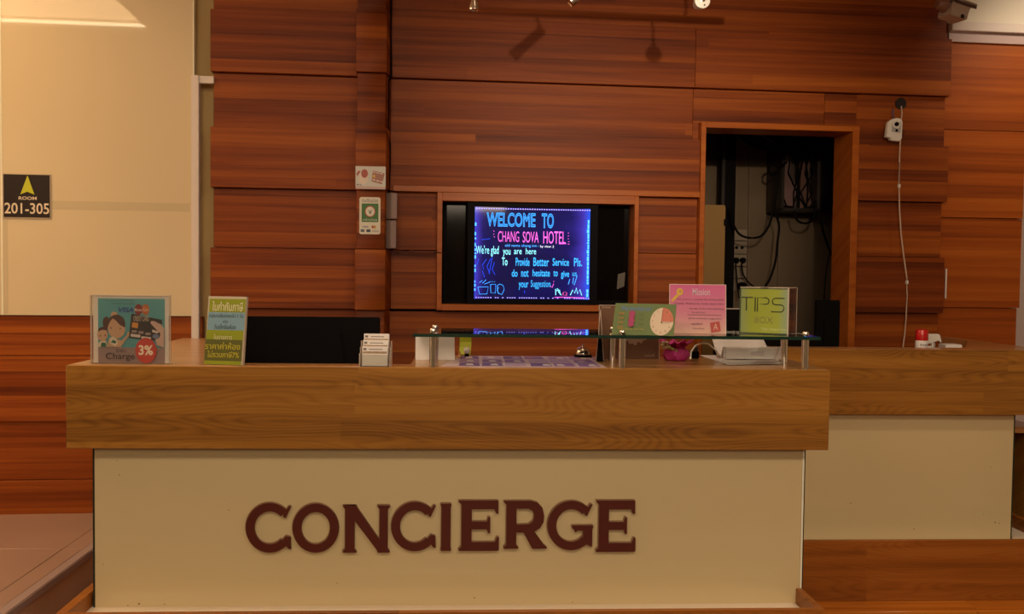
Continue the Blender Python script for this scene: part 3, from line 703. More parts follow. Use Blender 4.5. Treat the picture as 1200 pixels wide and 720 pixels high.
CY = flatmat((.02,.42,1.0), .5, 1.1); CB = flatmat((.04,.36,1.0), .5, 1.25); PK = flatmat((.85,.12,.75), .5, 1.0); CW = flatmat((.25,.85,1.0), .5, 1.2); DB_ = flatmat((.01,.06,.75), .5, 1.0); WH = flatmat((.7,.75,.95), .5, 1.1)
LB_ = flatmat((.05,.30,1.0), .5, 2.2)
# LED dots round the edge
m = MB(); rr_ = random.Random(3)
for i in range(48):
    x = 105+i*16.3
    m.box(SX(x), SX(x+9), .001, .0035, SZ(62), SZ(55))
    if rr_.random() < .8: m.box(SX(x), SX(x+9), .001, .0035, SZ(664), SZ(658))
o = m.build('led_row', flatmat((.35,.30,1.0), .5, 1.3), bd); o['kind'] = 'stuff'
m = MB(); z = 60
while z < 655:
    h_ = rr_.uniform(10, 34)
    if rr_.random() < .8: m.box(SX(858+rr_.uniform(0,6)), SX(874), .001, .0035, SZ(z+h_), SZ(z))
    if rr_.random() < .6: m.box(SX(96), SX(103+rr_.uniform(0,4)), .001, .0035, SZ(z+h_*.7), SZ(z))
    z += h_+4
o = m.build('led_strip', LB_, bd); o['kind'] = 'stuff'
def btxt(s, a, b, c, d, mt, out=0, bold=0, shear=0): text(s, SX(a), SX(b), SZ(d), SZ(c), .0022, mt, bd, 'handwriting', outline=out, bold=bold, shear=shear)
btxt('WELCOME', 175, 505, 84, 180, CB, out=.026)
btxt('TO', 548, 630, 84, 186, CB, out=.026)
btxt('CHANG', 252, 395, 210, 282, PK, bold=-.005)
btxt('SOVA', 420, 528, 210, 285, PK)
btxt('HOTEL', 560, 712, 205, 290, PK)
btxt('old name chang inn :', 300, 530, 296, 320, CB)
btxt('by view :)', 540, 632, 300, 322, WH)
btxt("We're glad", 105, 258, 308, 382, CW, bold=.0)
btxt('you', 287, 338, 335, 385, CW); btxt('are', 362, 414, 335, 364, CW); btxt('here', 442, 512, 322, 364, CW)
btxt('To', 280, 318, 388, 442, CW, bold=.01)
btxt('Provide', 374, 468, 388, 444, CY, bold=.01); btxt('Better', 494, 600, 385, 444, CY, bold=.01); btxt('Service', 625, 738, 388, 440, CY, bold=.01); btxt('Pls.', 772, 828, 385, 442, CY, bold=.01)
btxt('do', 348, 388, 468, 518, CY, bold=.01); btxt('not', 412, 462, 472, 518, CY, bold=.01); btxt('hesitate', 490, 608, 466, 514, CY, bold=.01); btxt('to', 632, 662, 472, 512, CY, bold=.01); btxt('give', 684, 740, 474, 530, CY, bold=.01); btxt('us', 762, 792, 484, 510, CY)
btxt('your', 396, 462, 556, 606, CY, bold=.01); btxt('Suggestion', 478, 612, 540, 600, CY)
def strokes(polys, mt, r=.0016, nm='drawing'):
    m = MB()
    for P in polys: m.tube([(SX(x), .0015, SZ(z)) for x, z in P], r, 5)
    o = m.build(nm, mt, bd); o['kind'] = 'stuff'
strokes([[(120,590),(190,588),(182,636),(132,638),(120,590)], [(205,572),(240,570),(238,630),(208,628),(205,572)], [(250,580),(268,568),(290,578),(298,606),(282,640),(256,628),(250,580)], [(130,560),(150,545)],[(150,565),(175,540)],[(165,570),(200,555)]], CB)
strokes([[(262,636),(250,610),(262,590)], [(200,556),(206,550)],[(214,556),(220,550)],[(228,556),(234,550)]], CB, .0012)
strokes([[(176,400),(150,440),(158,470)],[(205,395),(180,450),(200,500)],[(230,420),(215,470),(235,505)],[(125,400),(110,440)],[(215,385),(195,500)],[(150,480),(165,525)],[(140,270),(200,262)],[(435,610),(438,630)]], DB_, .002)
strokes([[(770,520),(765,560)],[(795,505),(775,570)],[(745,530),(735,565)]], CB, .002)
strokes([[(650,640),(648,600),(662,596),(670,620),(688,640)],[(750,640),(765,604),(780,625),(790,590),(800,630),(815,600),(828,640)],[(655,610),(675,605),(680,635)]], CW, .0022)
strokes([[(700,640),(700,625),(712,614),(725,625),(725,640),(700,640)]], flatmat((.9,.1,.45), .5, 1.0), .002)
strokes([[(642,656),(700,654),(848,658)],[(668,290),(716,288)]], PK, .0022)
strokes([[(222,208),(226,214)],[(222,228),(226,234)],[(224,246),(230,252)],[(728,215),(734,215)],[(728,235),(734,235)],[(728,255),(734,255)],[(730,275),(738,275)],[(728,290),(738,292)],[(612,580),(625,588),(634,562)],[(632,548),(638,546)]], PK, .0018)

# --- network camera under its cable hole, and its cord
hx, hz = W.at(1055.5, 121.5, -.002)
hole = MB().lathe([(.030,-.003),(.030,-.0005)], (0,0,0), 24, 'y').build('cable_hole', BLACK)
hole.location = W.world(hx, 0, hz); hole.rotation_euler = (0,0,W.a); tag(hole, 'round black cable hole in the board above the white camera', 'hole')
MB().lathe([(.030,-.005),(.034,-.005),(.034,-.0005),(.030,-.0005)], (0,0,0), 24, 'y').build('hole_rim', DARKM, hole, smooth=True)
def wp(px, py, y): x, z = W.at(px, py, y); return (x, y, z)
cx_, cz_ = W.at(1050.5, 150.5, -.08)
ic = froot('security_camera', W, cx_, -.05, cz_, 'small white indoor network camera hanging below the cable hole', 'camera', ry=R(4))
u = .0052*.93
MB().prism([(-9.5*u,-11*u),(-4*u,-11*u),(-4*u,-14*u),(7*u,-14.5*u),(10*u,-11*u),(9*u,10*u),(6*u,13*u),(1*u,13*u),(-5*u,11*u),(-9*u,7*u)], -.015, .02).build('body', WPLA, ic, bevel=.004)
MB().prism([(-4*u,-4*u),(7*u,-4.5*u),(6.5*u,9*u),(-4*u,8.5*u)], -.019, -.0155).build('face_plate', WPLA2, ic, bevel=.002)
MB().lathe([(5*u,-.019),(5*u,-.028),(3.6*u,-.030),(3.4*u,-.026)], (0,0,5*u), 20, 'y').build('lens_ring', WPLA, ic, smooth=True)
MB().lathe([(2.6*u,-.026),(2.6*u,-.031),(1.2*u,-.033)], (0,0,5*u), 16, 'y').build('lens', BLACKG, ic, smooth=True)
MB().lathe([(1.5*u,-.019),(1.5*u,-.023)], (1.5*u,0,-2*u), 12, 'y').build('sensor', BLACKG, ic)
MB().tube([(9.5*u,0,0),(13*u,0,-1*u),(12.5*u,0,-6*u),(10*u,0,-5*u)], .002, 6).build('antenna_loop', BLACK, ic, smooth=True)
MB().tube([(-1*u,0,12*u),(-1*u,.02,19*u),(1.5*u,.045,26*u)], .004, 6).build('mounting_wire', mat('blue_wire', (.10,.10,.22), .5), ic, smooth=True)
pts = [wp(px, py, yy) for px, py, yy in ((1056,124,.0),(1057,132,-.03),(1056,140,-.045),(1055,165,-.045),(1054,190,-.05),(1053.5,217,-.045),(1054,245,-.04),(1056,275,-.04),(1059,300,-.045),(1062.5,325,-.04),(1063,345,-.04),(1062,370,-.045),(1060.5,390,-.04),(1057.5,412,-.03),(1056,440,-.03))]
cd_ = MB().tube(pts, .0042, 6).build('camera_cord', mat('beige_cord', (.62,.45,.33), .5), None, smooth=True, frame=W); tag(cd_, 'long beige cord hanging down the boards from the white camera', 'cord')
for px, py in ((1053.7,218),(1063,331)):
    x, z = W.at(px, py, -.045); MB().box(x-.006, x+.006, -.052, -.034, z-.011, z+.011).build('clip', WPLA, cd_, bevel=.002)

# --- bullet camera above the white ledge
x, z = W.at(1119, 13, -.22)
bc = froot('bullet_camera', W, x, -.22, z, 'beige bullet security camera at the top right corner of the boards', 'camera', rz=R(12), ry=R(9))
HS = mat('camera_housing', (.58,.47,.38), .45); SHD = mat('camera_shade', (.42,.33,.27), .45)
MB().prism([(-.072,-.040),(-.060,-.050),(.048,-.050),(.062,.030),(-.060,.030)], -.05, .05).build('housing', HS, bc, bevel=.004)
MB().box(-.062, .098, -.060, .060, .036, .050).build('sunshade', SHD, bc, bevel=.004)
MB().box(-.052, .094, -.0585, -.052, .022, .0355).build('shade_lip', mat('shade_lip', (.10,.05,.035), .6), bc)
MB().lathe([(.012,-.0535),(.012,-.0502)], (.012,0,-.040), 12, 'y').build('screw', DARKM, bc)
MB().lathe([(.010,-.0535),(.010,-.0502)], (.036,0,-.042), 12, 'y').build('screw', SHD, bc)
MB().lathe([(.020,-.128),(.034,-.115),(.040,-.075),(.036,-.0725)], (0,0,.012), 18, 'x').build('lens_hood', mat('hood', (.30,.15,.10), .4), bc, smooth=True)
MB().tube([(.01,0,.0505),(.01,.02,.12),(.01,.12,.16),(.01,.205,.16)], .012, 10).build('bracket_arm', SHD, bc, smooth=True)

# --- spotlights on a track just above the frame
DSP = -1.25
zt_ = W.z(690, -42, DSP)
tx0, tx1 = W.x(470, -42, DSP), W.x(900, -42, DSP)
tk = froot('light_track', W, (tx0+tx1)/2, DSP, zt_, 'slim lighting track hung in front of the boards, above the spot heads', 'light track')
hl = (tx1-tx0)/2
MB().box(-hl, hl, -.018, .018, 0, .03).build('rail', WPLA, tk, bevel=.002)
for s_ in (-.8, .8): MB().tube([(hl*s_,0,.03),(hl*s_,0,CEILZ-zt_)], .005, 8).build('suspension_rod', STEEL, tk, smooth=True)
def spothead(px, py, lab, tilt=(0,0), L=.12, r0=.013, r1=.022):
    x, z = W.at(px, py, DSP)
    s_ = froot('spot_head', W, x, DSP, zt_-.0005, lab, 'spotlight', group='spotlights on the track')
    dz = z - zt_
    sx_ = L*.85*math.sin(tilt[1]); MB().tube([(sx_,0,0),(sx_,0,dz+L*.85*math.cos(tilt[1]))], .005, 8).build('stem', STEEL, s_, smooth=True)
    hd = MB().lathe([(r0*.7,L),(r0,L*.95),(r0*1.05,L*.35),(r1,L*.12),(r1,0),(r1*.8,0.004)], (0,0,0), 20).build('lamp_shade', STEEL, s_, smooth=True)
    hd.location = (0,0,dz); hd.rotation_euler = (tilt[0], tilt[1], 0); return s_
spothead(555.5, 11.5, 'silver conical spot head pointing straight down, leftmost under the track', r0=.012, r1=.0215)
spothead(667.5, 2.5, 'small silver spot head barely dipping into view, middle one', tilt=(0, R(48)), L=.17, r0=.020, r1=.026)
s3 = froot('spot_head', W, W.x(822, 2, DSP), DSP, zt_-.0005, 'round pale spot head with its face turned to the room, rightmost', 'spotlight', group='spotlights on the track')
dz = W.z(822, 1.5, DSP) - zt_
MB().tube([(0,0.02,0),(0,.02,dz)], .005, 8).build('stem', STEEL, s3, smooth=True)
MB().lathe([(.020,.06),(.031,.02),(.034,-.01),(.034,-.016),(.024,-.018)], (0,0,dz), 24, 'y').build('lamp_shade', WPLA, s3, smooth=True)
MB().lathe([(.014,-.0185),(.012,-.024),(.004,-.026)], (0,0,dz+.004), 16, 'y').build('lamp_face', STEEL, s3, smooth=True)
MB().lathe([(.0035,-.0185),(.003,-.022)], (.008,0,dz-.020), 8, 'y').build('screw', BLACK, s3)

# ================================================================== STORAGE ROOM THINGS
def sfr(name, px, py, y, lab, cat, **k):
    x, z = W.at(px, py, y); return froot(name, W, x, y, z, lab, cat, **k), x, z
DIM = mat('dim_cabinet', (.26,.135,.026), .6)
x0, z1 = W.at(822, 240, .42); x1, _ = W.at(850, 240, .42)
cbn = froot('storage_cabinet', W, (x0+x1)/2, .42, 0, 'ochre brown cabinet inside the storage opening, at its left edge', 'cabinet')
hw = (x1-x0)/2
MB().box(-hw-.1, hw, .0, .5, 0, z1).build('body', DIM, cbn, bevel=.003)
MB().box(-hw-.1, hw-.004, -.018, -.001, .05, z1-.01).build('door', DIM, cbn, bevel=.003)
MB().box(hw-.014, hw+.004, -.03, -.0185, z1-.13, z1-.09).build('latch', BLACK, cbn)
yb = DB-.02
def wallbits(name, px0, px1, py0, py1, y, d, m, lab, cat, **k):
    x0, z1 = W.at(px0, py0, y); x1, z0 = W.at(px1, py1, y)
    r_ = froot(name, W, (x0+x1)/2, y, z0, lab, cat, **k)
    return r_, (x1-x0), (z1-z0)
r_, a, b = wallbits('cable_duct', 848, 858, 135, 420, 1.0, .05, BLACK, 'dark vertical cable duct left of the sockets in the storage room', 'duct')
MB().box(-a/2, a/2, 0, .05, -0.4, b).build('channel', BLACK, r_); MB().box(-a/2-.008, -a/2+.012, -.02, 0, -.4, b).build('rail', DARKM, r_)
SEAM = mat('wall_seam', (.16,.11,.07), .8)
for px in (862, 878, 914): 
    x, z = W.at(px, 250, DB-.012); MB().box(x-.006, x+.006, DB-.014, DB-.0005, 0, 2.69).build('wall_seam', SEAM, sr)
x0 = W.x(858, 300, DB-.05); x1 = W.x(876.5, 300, DB-.05)
for i, (py0, py1) in enumerate(((269,282),(283,297.5),(298.5,312),(313.5,326),(327.5,341))):
    z1 = W.z(866, py0, DB-.05); z0 = W.z(866, py1, DB-.05)
    so = froot('wall_socket', W, (x0+x1)/2, DB-.03, z0, ['blank beige plate at the top of the socket column','beige socket plate with small holes, second from top of the column','socket plate with two black plugs, middle of the column','blank socket plate just under the two plugs','socket plate at the bottom of the column with one round plug'][i], 'socket', group='sockets in the storage room')
    a = (x1-x0)/2; b = z1-z0
    MB().box(-a, a, 0, .028, 0, b).build('plate', mat('socket_plate', (.24,.18,.12), .6), so, bevel=.003)
    if i in (1,): 
        for s_ in (-.35, .35): MB().lathe([(.012,-.002),(.012,0.001)], (a*s_,0,b*.5), 10, 'y').build('outlet_hole', BLACK, so)
    if i == 2:
        for s_ in (-.45, .40): MB().lathe([(.014,-.04),(.02,-.03),(.02,0)], (a*s_,0,b*.5), 12, 'y').build('plug', BLACK, so, smooth=True)
    if i == 4: MB().lathe([(.02,-.05),(.03,-.04),(.03,0)], (a*.3,0,b*.4), 14, 'y').build('plug', BLACK, so, smooth=True)
# electric panel with open door, shelf and cable clutter
r_, a, b = wallbits('electrical_panel', 917, 962, 172, 248, 0.95, .2, DARKM, 'dark open electrical panel with bundled wires in the storage room', 'panel')
PAN = mat('panel_metal', (.05,.028,.02), .6)
MB().box(-a/2, a/2, .12, .27, 0, b).build('back_box', PAN, r_)
for (q0,q1,q2,q3) in ((-a/2,-a/2+.02,0,b),(a/2-.03,a/2,0,b),(-a/2,a/2,0,.02),(-a/2,a/2,b-.03,b)): MB().box(q0, q1, 0, .119, q2, q3).build('frame_bar', PAN if q0>-a/2 else DARKM, r_)
MB().prism([(-a*.40,b*.1),(-a*.1,b*.08),(-a*.05,b*.4),(-a*.25,b*.55),(-a*.2,b*.9),(-a*.42,b*.9)], .04, .10).build('breaker_cover', mat('clear_bag', (.16,.09,.08), .3), r_)
MB().prism([(a*.05,b*.05),(a*.35,b*.1),(a*.20,b*.5),(a*.35,b*.9),(a*.05,b*.8)], .05, .10).build('wire_bundle', mat('wire_bundle', (.13,.06,.04), .5), r_)
m = MB(); rr_ = random.Random(5)
for i in range(9):
    x = rr_.uniform(-a*.4, a*.4); m.tube([(x,.03,b*.95),(x+rr_.uniform(-.04,.04),.02,b*.6),(x+rr_.uniform(-.05,.05),.03,b*.3),(x+rr_.uniform(-.03,.03),.04,b*.06)], .006, 5)
m.build('wires', BLACK, r_, smooth=True)
r_, a, b = wallbits('wall_shelf', 960, 990, 232, 243, 0.95, .2, BLACK, 'black bracket shelf right of the electrical panel', 'shelf')
MB().prism([(-a/2,0),(a*.9,.03),(a*.9,b),(-a*.2,b*.8),(-a/2,b*.95)], 0, .28).build('shelf_board', BLACK, r_)
m = MB(); m.tube([(-a*.3,-.01,b*.9),(-a*.45,-.01,b*1.2),(-a*.2,-.01,b*1.3),(0,-.01,b)], .006, 6); m.build('loose_wire', BLACK, r_, smooth=True)
r_, a, b = wallbits('ceiling_cable_tray', 885, 975, 151, 171, 0.85, .3, BLACK, 'dark tangle of equipment hanging at the top of the storage opening', 'cable tray')
MB().prism([(-a/2,b),(-a*.38,b*.55),(-a*.25,b*.2),(-a*.05,0),(a*.1,b*.1),(a*.3,0),(a*.36,b*.4),(a*.5,b*.5),(a*.5,b*1.3),(-a/2,b*1.3)], .05, .35).build('tray', BLACK, r_)
m = MB(); m.tube([(-a*.45,.0,b*.7),(-a*.2,.0,b*.0),(0,0,b*.15),(a*.2,0,-.01),(a*.35,0,b*.3),(a*.36,0,-b*.5)], .007, 6); m.build('loose_wire', DARKM, r_, smooth=True)
def dcable(P, y, lab, r=.008):
    pts = [];
    from mathutils import Vector as V_
    Q = [wp(px, py, y) for px, py in P]
    # catmull-rom smoothing
    n = len(Q)
    for i in range(n-1):
        p0, p1, p2, p3 = (V_(Q[max(i-1,0)]), V_(Q[i]), V_(Q[i+1]), V_(Q[min(i+2,n-1)]))
        for t in (0, .25, .5, .75):
            pts.append(0.5*((2*p1)+(p2-p0)*t+(2*p0-5*p1+4*p2-p3)*t*t+(3*p1-p0-3*p2+p3)*t*t*t))
    pts.append(V_(Q[-1]))
    o = MB().tube(pts, r, 6).build('hanging_cable', BLACK, None, smooth=True, frame=W)
    return tag(o, lab, 'cable', group='cables in the storage room')
dcable([(855,244),(859,262),(867,275),(880,279),(893,276),(902,262),(907,240),(911,215),(912,195)], .9, 'thick black cable looping low between duct and panel')
dcable([(906,235),(909,250),(913,265),(911,285),(909,305),(903,325),(897,336),(893,345)], .9, 'black cable dropping wavily behind the green tips box')
dcable([(913,198),(906,193),(901,197),(902,204),(908,204),(914,197),(922,190)], .88, 'small black cable coil left of the electrical panel')
dcable([(931,247),(934,258),(943,262),(952,258),(956,246),(956,235)], .88, 'black cable hanging in a loop under the panel')
dcable([(960,245),(963,265),(969,285),(976,302),(984,315)], .88, 'black cable falling diagonally toward the right jamb')
dcable([(972,298),(968,320),(966,345),(966,360)], .92, 'thin black wire above the black monitor at the right', .004)
dcable([(862,309),(863,320),(864,335),(866,350)], 1.15, 'black plug lead running straight down from the sockets', .005)
dcable([(869,309),(871,322),(878,332),(886,338),(892,345)], 1.15, 'black plug lead curving right below the sockets', .006)
dcable([(982,196),(976,197),(974,200),(980,203),(984,203)], 1.1, 'tiny wire hook on the storage wall near the right jamb', .003)

# ================================================================== THINGS ON THE COUNTER
# --- glass shelf on steel posts
ZS = 1.274
sxl, sxr = C.onz(481, 394.5, ZS)[0], C.onz(972, 397, ZS)[0]
yf = 0.0; ybk = C.onz(720, 386.5, ZS)[1]
print('shelf', sxl, sxr, ybk)
gs = froot('glass_shelf', C, (sxl+sxr)/2, yf, ZS-.012, 'raised clear glass shelf on paired steel posts above the counter', 'shelf')
hw = (sxr-sxl)/2
MB().box(-hw, hw, .0012, ybk-yf, 0, .012).build('glass_sheet', SGLASS, gs)
MB().box(-hw, hw, -.0008, .0010, 0, .012).build('glass_edge', SGEDGE, gs)
ox_ = (sxl+sxr)/2
for px in (507.5, 729, 943.5):
    x = C.x(px, 415, .028)
    for yy in (.028, .26):
        p = MB().lathe([(.0135,-ZS+.012+ZT),(.0135,-.0015)], (x-ox_, yy, 0), 20).build('post', STEEL, gs, smooth=True)
        MB().lathe([(.006,.0125),(.012,.014),(.013,.018),(.013,.026),(.010,.030)], (x-ox_, yy, 0), 18).build('post_cap', STEEL, p, smooth=True)

class Card:
    """local card frame: x right, z up, printed face towards -y"""
    def __init__(s, root, w, h, box): s.r, s.w, s.h, s.b = root, w, h, box; s.k = 0
    def X(s, c): return -s.w/2 + s.w*(c-s.b[0])/(s.b[1]-s.b[0])
    def Z(s, c): return s.h*(s.b[3]-c)/(s.b[3]-s.b[2])
    def y(s): s.k += 1; return -.0016 - .00025*s.k
    def rect(s, a, b, c, d, col, nm='print', rough=.5): MB().rect(s.X(a), s.X(b), s.Z(d), s.Z(c), s.y()).build(nm, flatmat(col, rough), s.r)
    def disc(s, cx, cy, rx, ry, col, nm='print', a0=0, a1=360):
        MB().disc(s.X(cx), s.Z(cy), rx*s.w/(s.b[1]-s.b[0]), ry*s.h/(s.b[3]-s.b[2]), s.y(), 28, a0, a1).build(nm, flatmat(col), s.r)
    def poly(s, P, col, nm='print'): MB().flat([(s.X(a), s.Z(b)) for a, b in P][::-1], s.y()).build(nm, flatmat(col), s.r)
    def text(s, t, a, b, c, d, col, bold=0, shear=0, outline=0): text(t, s.X(a), s.X(b), s.Z(d), s.Z(c), s.y(), flatmat(col), s.r, bold=bold, shear=shear, outline=outline)
    def lines(s, P, col, r=.0008, nm='line_art'):
        y = s.y(); m = MB()
        for q in P: m.tube([(s.X(a), y, s.Z(b)) for a, b in q], r, 5)
        m.build(nm, flatmat(col), s.r)
def onledge(px, py, z=ZT): return C.onz(px, py, z)

# --- acrylic stand with card surcharge notice
ax0, ay0 = onledge(106, 426.3); ax1, _ = onledge(205, 425.5)
aw = ax1-ax0; ah = .252
ac = froot('card_notice_stand', C, (ax0+ax1)/2, ay0+.004, ZT+.0005, 'clear acrylic stand holding teal credit card 3% charge notice', 'sign stand', rz=R(-2))
MB().box(-aw/2, aw/2, 0, .003, .0, ah).build('back_pane', ACRY, ac)
pn = MB().box(-aw/2+.008, aw/2-.008, -.0012, -.0002, .002, ah-.003).build('paper_margin', mat('stand_margin', (.80,.70,.58), .4), ac)
for (q0,q1,q2,q3) in ((-aw/2,-aw/2+.003,0,ah),(aw/2-.003,aw/2,0,ah),(-aw/2,aw/2,ah-.003,ah)): MB().box(q0, q1, -.006, -.0003, q2, q3).build('acrylic_edge', ACED, ac)
MB().box(-aw/2, aw/2, -.006, .06, -.0004, .0025).build('foot', ACRY, ac)
K = Card(ac, aw, ah, (30, 850, 35, 690))
TEAL = (.10,.34,.34)
K.rect(102, 790, 68, 690, TEAL); K.rect(102, 790, 535, 690, (.34,.22,.19))
K.text('ชำระผ่านบัตรเครดิต', 160, 480, 78, 92, (.03,.10,.12)); K.text('บัตรเครดิตวีซ่า มาสเตอร์การ์ด', 250, 480, 104, 124, (.03,.10,.12))
K.text('VISA', 312, 470, 152, 200, (.015,.05,.26), bold=.03, shear=.25)
K.disc(592, 172, 40, 52, (.55,.15,.03)); K.disc(520, 172, 42, 52, (.25,.02,.015)); K.text('MasterCard', 482, 622, 158, 188, (.75,.55,.40), bold=.01)
# cartoon mother and child
SK = (.62,.36,.20); HR = (.10,.035,.02)
K.disc(270, 228, 34, 34, SK); K.disc(190, 300, 38, 58, HR); K.disc(295, 350, 90, 100, SK)
K.poly([(212,300),(225,250),(270,224),(320,224),(365,250),(384,300),(382,345),(330,320),(290,280),(258,258),(228,290),(205,340)], HR)
K.disc(150, 415, 54, 62, SK); K.poly([(103,390),(112,355),(150,338),(195,352),(206,395),(190,372),(150,368),(118,380)], HR)
for a, b in ((240,350),(335,356)): K.disc(a, b, 9, 6, (.12,.04,.02))
for a, b in ((128,424),(180,420)): K.disc(a, b, 6, 9, (.20,.05,.03))
K.poly([(200,532),(212,470),(245,438),(300,455),(350,470),(400,420),(412,385),(436,385),(434,415),(400,450),(355,510),(335,532)], SK)
K.poly([(235,500),(222,448),(262,430),(300,455),(310,500),(285,525)], (.72,.60,.42)); K.poly([(238,488),(262,462),(296,480),(286,498)], (.02,.14,.07))
K.poly([(103,532),(105,500),(130,480),(190,470),(200,532)], (.72,.60,.42)); K.poly([(135,530),(145,490),(185,492),(194,530)], (.02,.14,.07))
# bank card and hand
K.poly([(452,210),(768,268),(742,468),(424,440)], (.035,.022,.018)); K.text('CREDIT CARD', 472, 632, 232, 282, (.60,.45,.30), bold=.01)
K.poly([(462,292),(524,300),(516,350),(455,342)], (.70,.28,.04))
for a, b in ((455,378),(525,388),(597,400)): K.rect(a, a+52, b-10, b+14, (.35,.25,.20))
K.poly([(446,402),(545,412),(542,440),(444,428)], (.72,.58,.48)); K.poly([(556,425),(655,434),(652,460),(554,448)], (.72,.58,.48))
K.poly([(790,350),(790,532),(715,510),(700,455),(740,440),(752,400),(700,352),(650,300),(655,280),(690,280),(760,312)], (.62,.40,.30))
K.poly([(668,360),(735,380),(722,396),(668,385)], (.72,.58,.48)); K.disc(705, 425, 34, 24, (.16,.20,.28))
K.disc(603, 562, 110, 122, (.62,.055,.03)); K.text('3%', 528, 676, 510, 606, (.85,.70,.50), bold=.03)
K.text('Charge', 190, 488, 585, 665, (.06,.03,.02)); K.text('ราคา', 295, 395, 550, 582, (.08,.04,.03))
# glare-free inner gleam line is left to the real gloss of the front pane
MB().box(-aw/2+.001, aw/2-.001, -.0125, -.0105, .0, ah-.002).build('front_pane', acrylic('front_acrylic', (.97,.96,.94), .985), ac)

# --- green tax notice, folded board leaning back
bx0, by0 = onledge(236, 428.3); bx1, by1 = onledge(285, 428.8)
gw = bx1-bx0; gh = .252
gt = froot('tax_notice_board', C, (bx0+bx1)/2, by0+.012, ZT+.001, 'upright green and blue notice board with Thai text about tax', 'sign', rz=R(-14), rx=R(-7))
MB().prism([(-gw/2,0),(gw/2,0),(gw/2,gh),(-gw/2,gh)], 0, .016).build('board', mat('notice_board', (.55,.46,.33), .5), gt, bevel=.001)
K = Card(gt, gw, gh, (855, 1135, 75, 525)); K.k = -6
GR = (.26,.30,.012); 
K.rect(866, 1132, 92, 180, GR); K.rect(862, 1132, 180, 298, (.20,.34,.42)); K.rect(858, 1128, 298, 360, GR); K.rect(852, 1126, 360, 500, (.11,.11,.018)); K.rect(852, 1124, 500, 524, GR)
WT = (.72,.66,.42); DK = (.03,.03,.02); YG = (.50,.44,.03)
K.text('ใบกำกับภาษี', 890, 1115, 108, 172, WT, bold=.012)
K.text('กรุณาแจ้งล่วงหน้า 1 วัน', 872, 1122, 188, 222, DK); K.text('หรือ', 975, 1012, 232, 250, DK); K.text('วันเช็คอินห้อง', 912, 1072, 258, 290, DK)
K.text('ใบรายการ', 915, 1050, 325, 360, WT); K.text('ราคาค่าห้อง', 856, 1112, 378, 425, YG, bold=.01); K.text('ไม่รวมภาษี7%', 875, 1108, 435, 478, YG, bold=.01)

# --- computer monitor seen from behind, in the clerk's well
mx0, mz1 = C.at(285.5, 371, .50); mx1, _ = C.at(445, 373, .50)
mw = mx1-mx0
mo = froot('computer_monitor', C, (mx0+mx1)/2, .50+.06, .7505, 'wide black computer monitor behind the counter, seen from behind', 'monitor')
mh = mz1-.75
MB().box(-mw/2, mw/2, -.06, -.032, mh-.34, mh).build('shell', BLACK, mo, bevel=.004)
MB().box(-mw/2+.01, mw/2-.01, -.0315, -.026, mh-.33, mh-.01).build('screen', BLACKG, mo)
MB().prism([(-mw*.28,mh-.30),(mw*.28,mh-.30),(mw*.22,mh-.06),(-mw*.22,mh-.06)], -.075, -.0605).build('back_hump', BLACK, mo, bevel=.006)
MB().box(-.03, .03, -.09, -.0755, .02, mh-.20).build('stand', BLACK, mo, bevel=.004)
MB().box(-.12, .12, -.14, .04, 0, .019).build('foot', BLACK, mo, bevel=.006)

# --- business card rack, three tiers
x0, y0 = onledge(421, 430); x1, _ = onledge(457, 430)
rw = x1-x0
rk = froot('business_card_rack', C, (x0+x1)/2, .012, ZT, 'clear three tier rack filled with business cards by the monitor', 'card holder', rz=R(-3))
CARDP = mat('card_print', (.42,.28,.16), .6, noise=.6, nscale=90)
for i in range(3):
    yy = i*.020; zz = i*.022
    MB().box(-rw/2, rw/2, yy, yy+.0018, zz, zz+.045).build('front_lip', ACRY, rk)
    MB().box(-rw/2, rw/2, yy+.0019, yy+.0205, zz, zz+.002).build('tier_floor', ACRY, rk)
    for s_ in (-1, 1): MB().box(s_*rw/2-.0012, s_*rw/2+.0012, yy, yy+.021, 0, zz+.048).build('side_wall', ACED, rk)
    cs = MB().box(-rw*.42, rw*.42, yy+.005, yy+.014, zz+.0025, zz+.074).build('card_stack', PAPER, rk, bevel=.0008)
    MB().rect(-rw*.40, rw*.40, zz+.048, zz+.056, yy+.0046).build('card_print', CARDP, cs)
    MB().rect(-rw*.38, -rw*.28, zz+.060, zz+.068, yy+.0046).rect(-rw*.2, rw*.25, zz+.062, zz+.065, yy+.0046).build('card_text', flatmat((.22,.17,.12)), cs)

# --- white tent card and green leaning card with two figurines
x0, y0 = onledge(487, 422); x1, _ = onledge(533, 422)
tc_ = froot('tent_card', C, (x0+x1)/2, y0, ZT+.0005, 'blank white tent card under the left end of the glass shelf', 'card', rz=R(4))
w_ = (x1-x0); hh_ = .092
MB().side([(0,0),(.0015,0),(.030,hh_-.002),(.0585,0),(.06,0),(.0305,hh_),(.0295,hh_)], -w_/2, w_/2).build('folded_sheet', PAPER, tc_)
x0, y0 = onledge(541, 416.5)
gc = froot('green_card_holder', C, x0+.008, y0+.02, ZT+.0005, 'curved lime green card leaning beside the white tent card', 'card', rz=R(-20), rx=R(-10))
MB().side([(0,0),(.0015,0),(.006,.03),(.006,.055),(0,.078),(-.012,.086),(-.016,.083),(-.004,.073),(.004,.055),(.004,.03)], -.022, .030).build('curved_sheet', mat('lime_card', (.34,.38,.02), .5), gc)
x0, y0 = onledge(547, 418.3)
fg = froot('cat_figurine', C, x0, y0-.002, ZT, 'tiny white cat figurine with black bib beside the lime card', 'figurine')
MB().lathe([(.006,0),(.009,.002),(.010,.007),(.008,.014)], (0,0,0), 14).build('bib', BLACK, fg, smooth=True)
MB().lathe([(.0082,.0142),(.012,.018),(.014,.025),(.012,.032),(.006,.037),(.001,.038)], (0,0,0), 16).build('head', WPLA, fg, smooth=True)
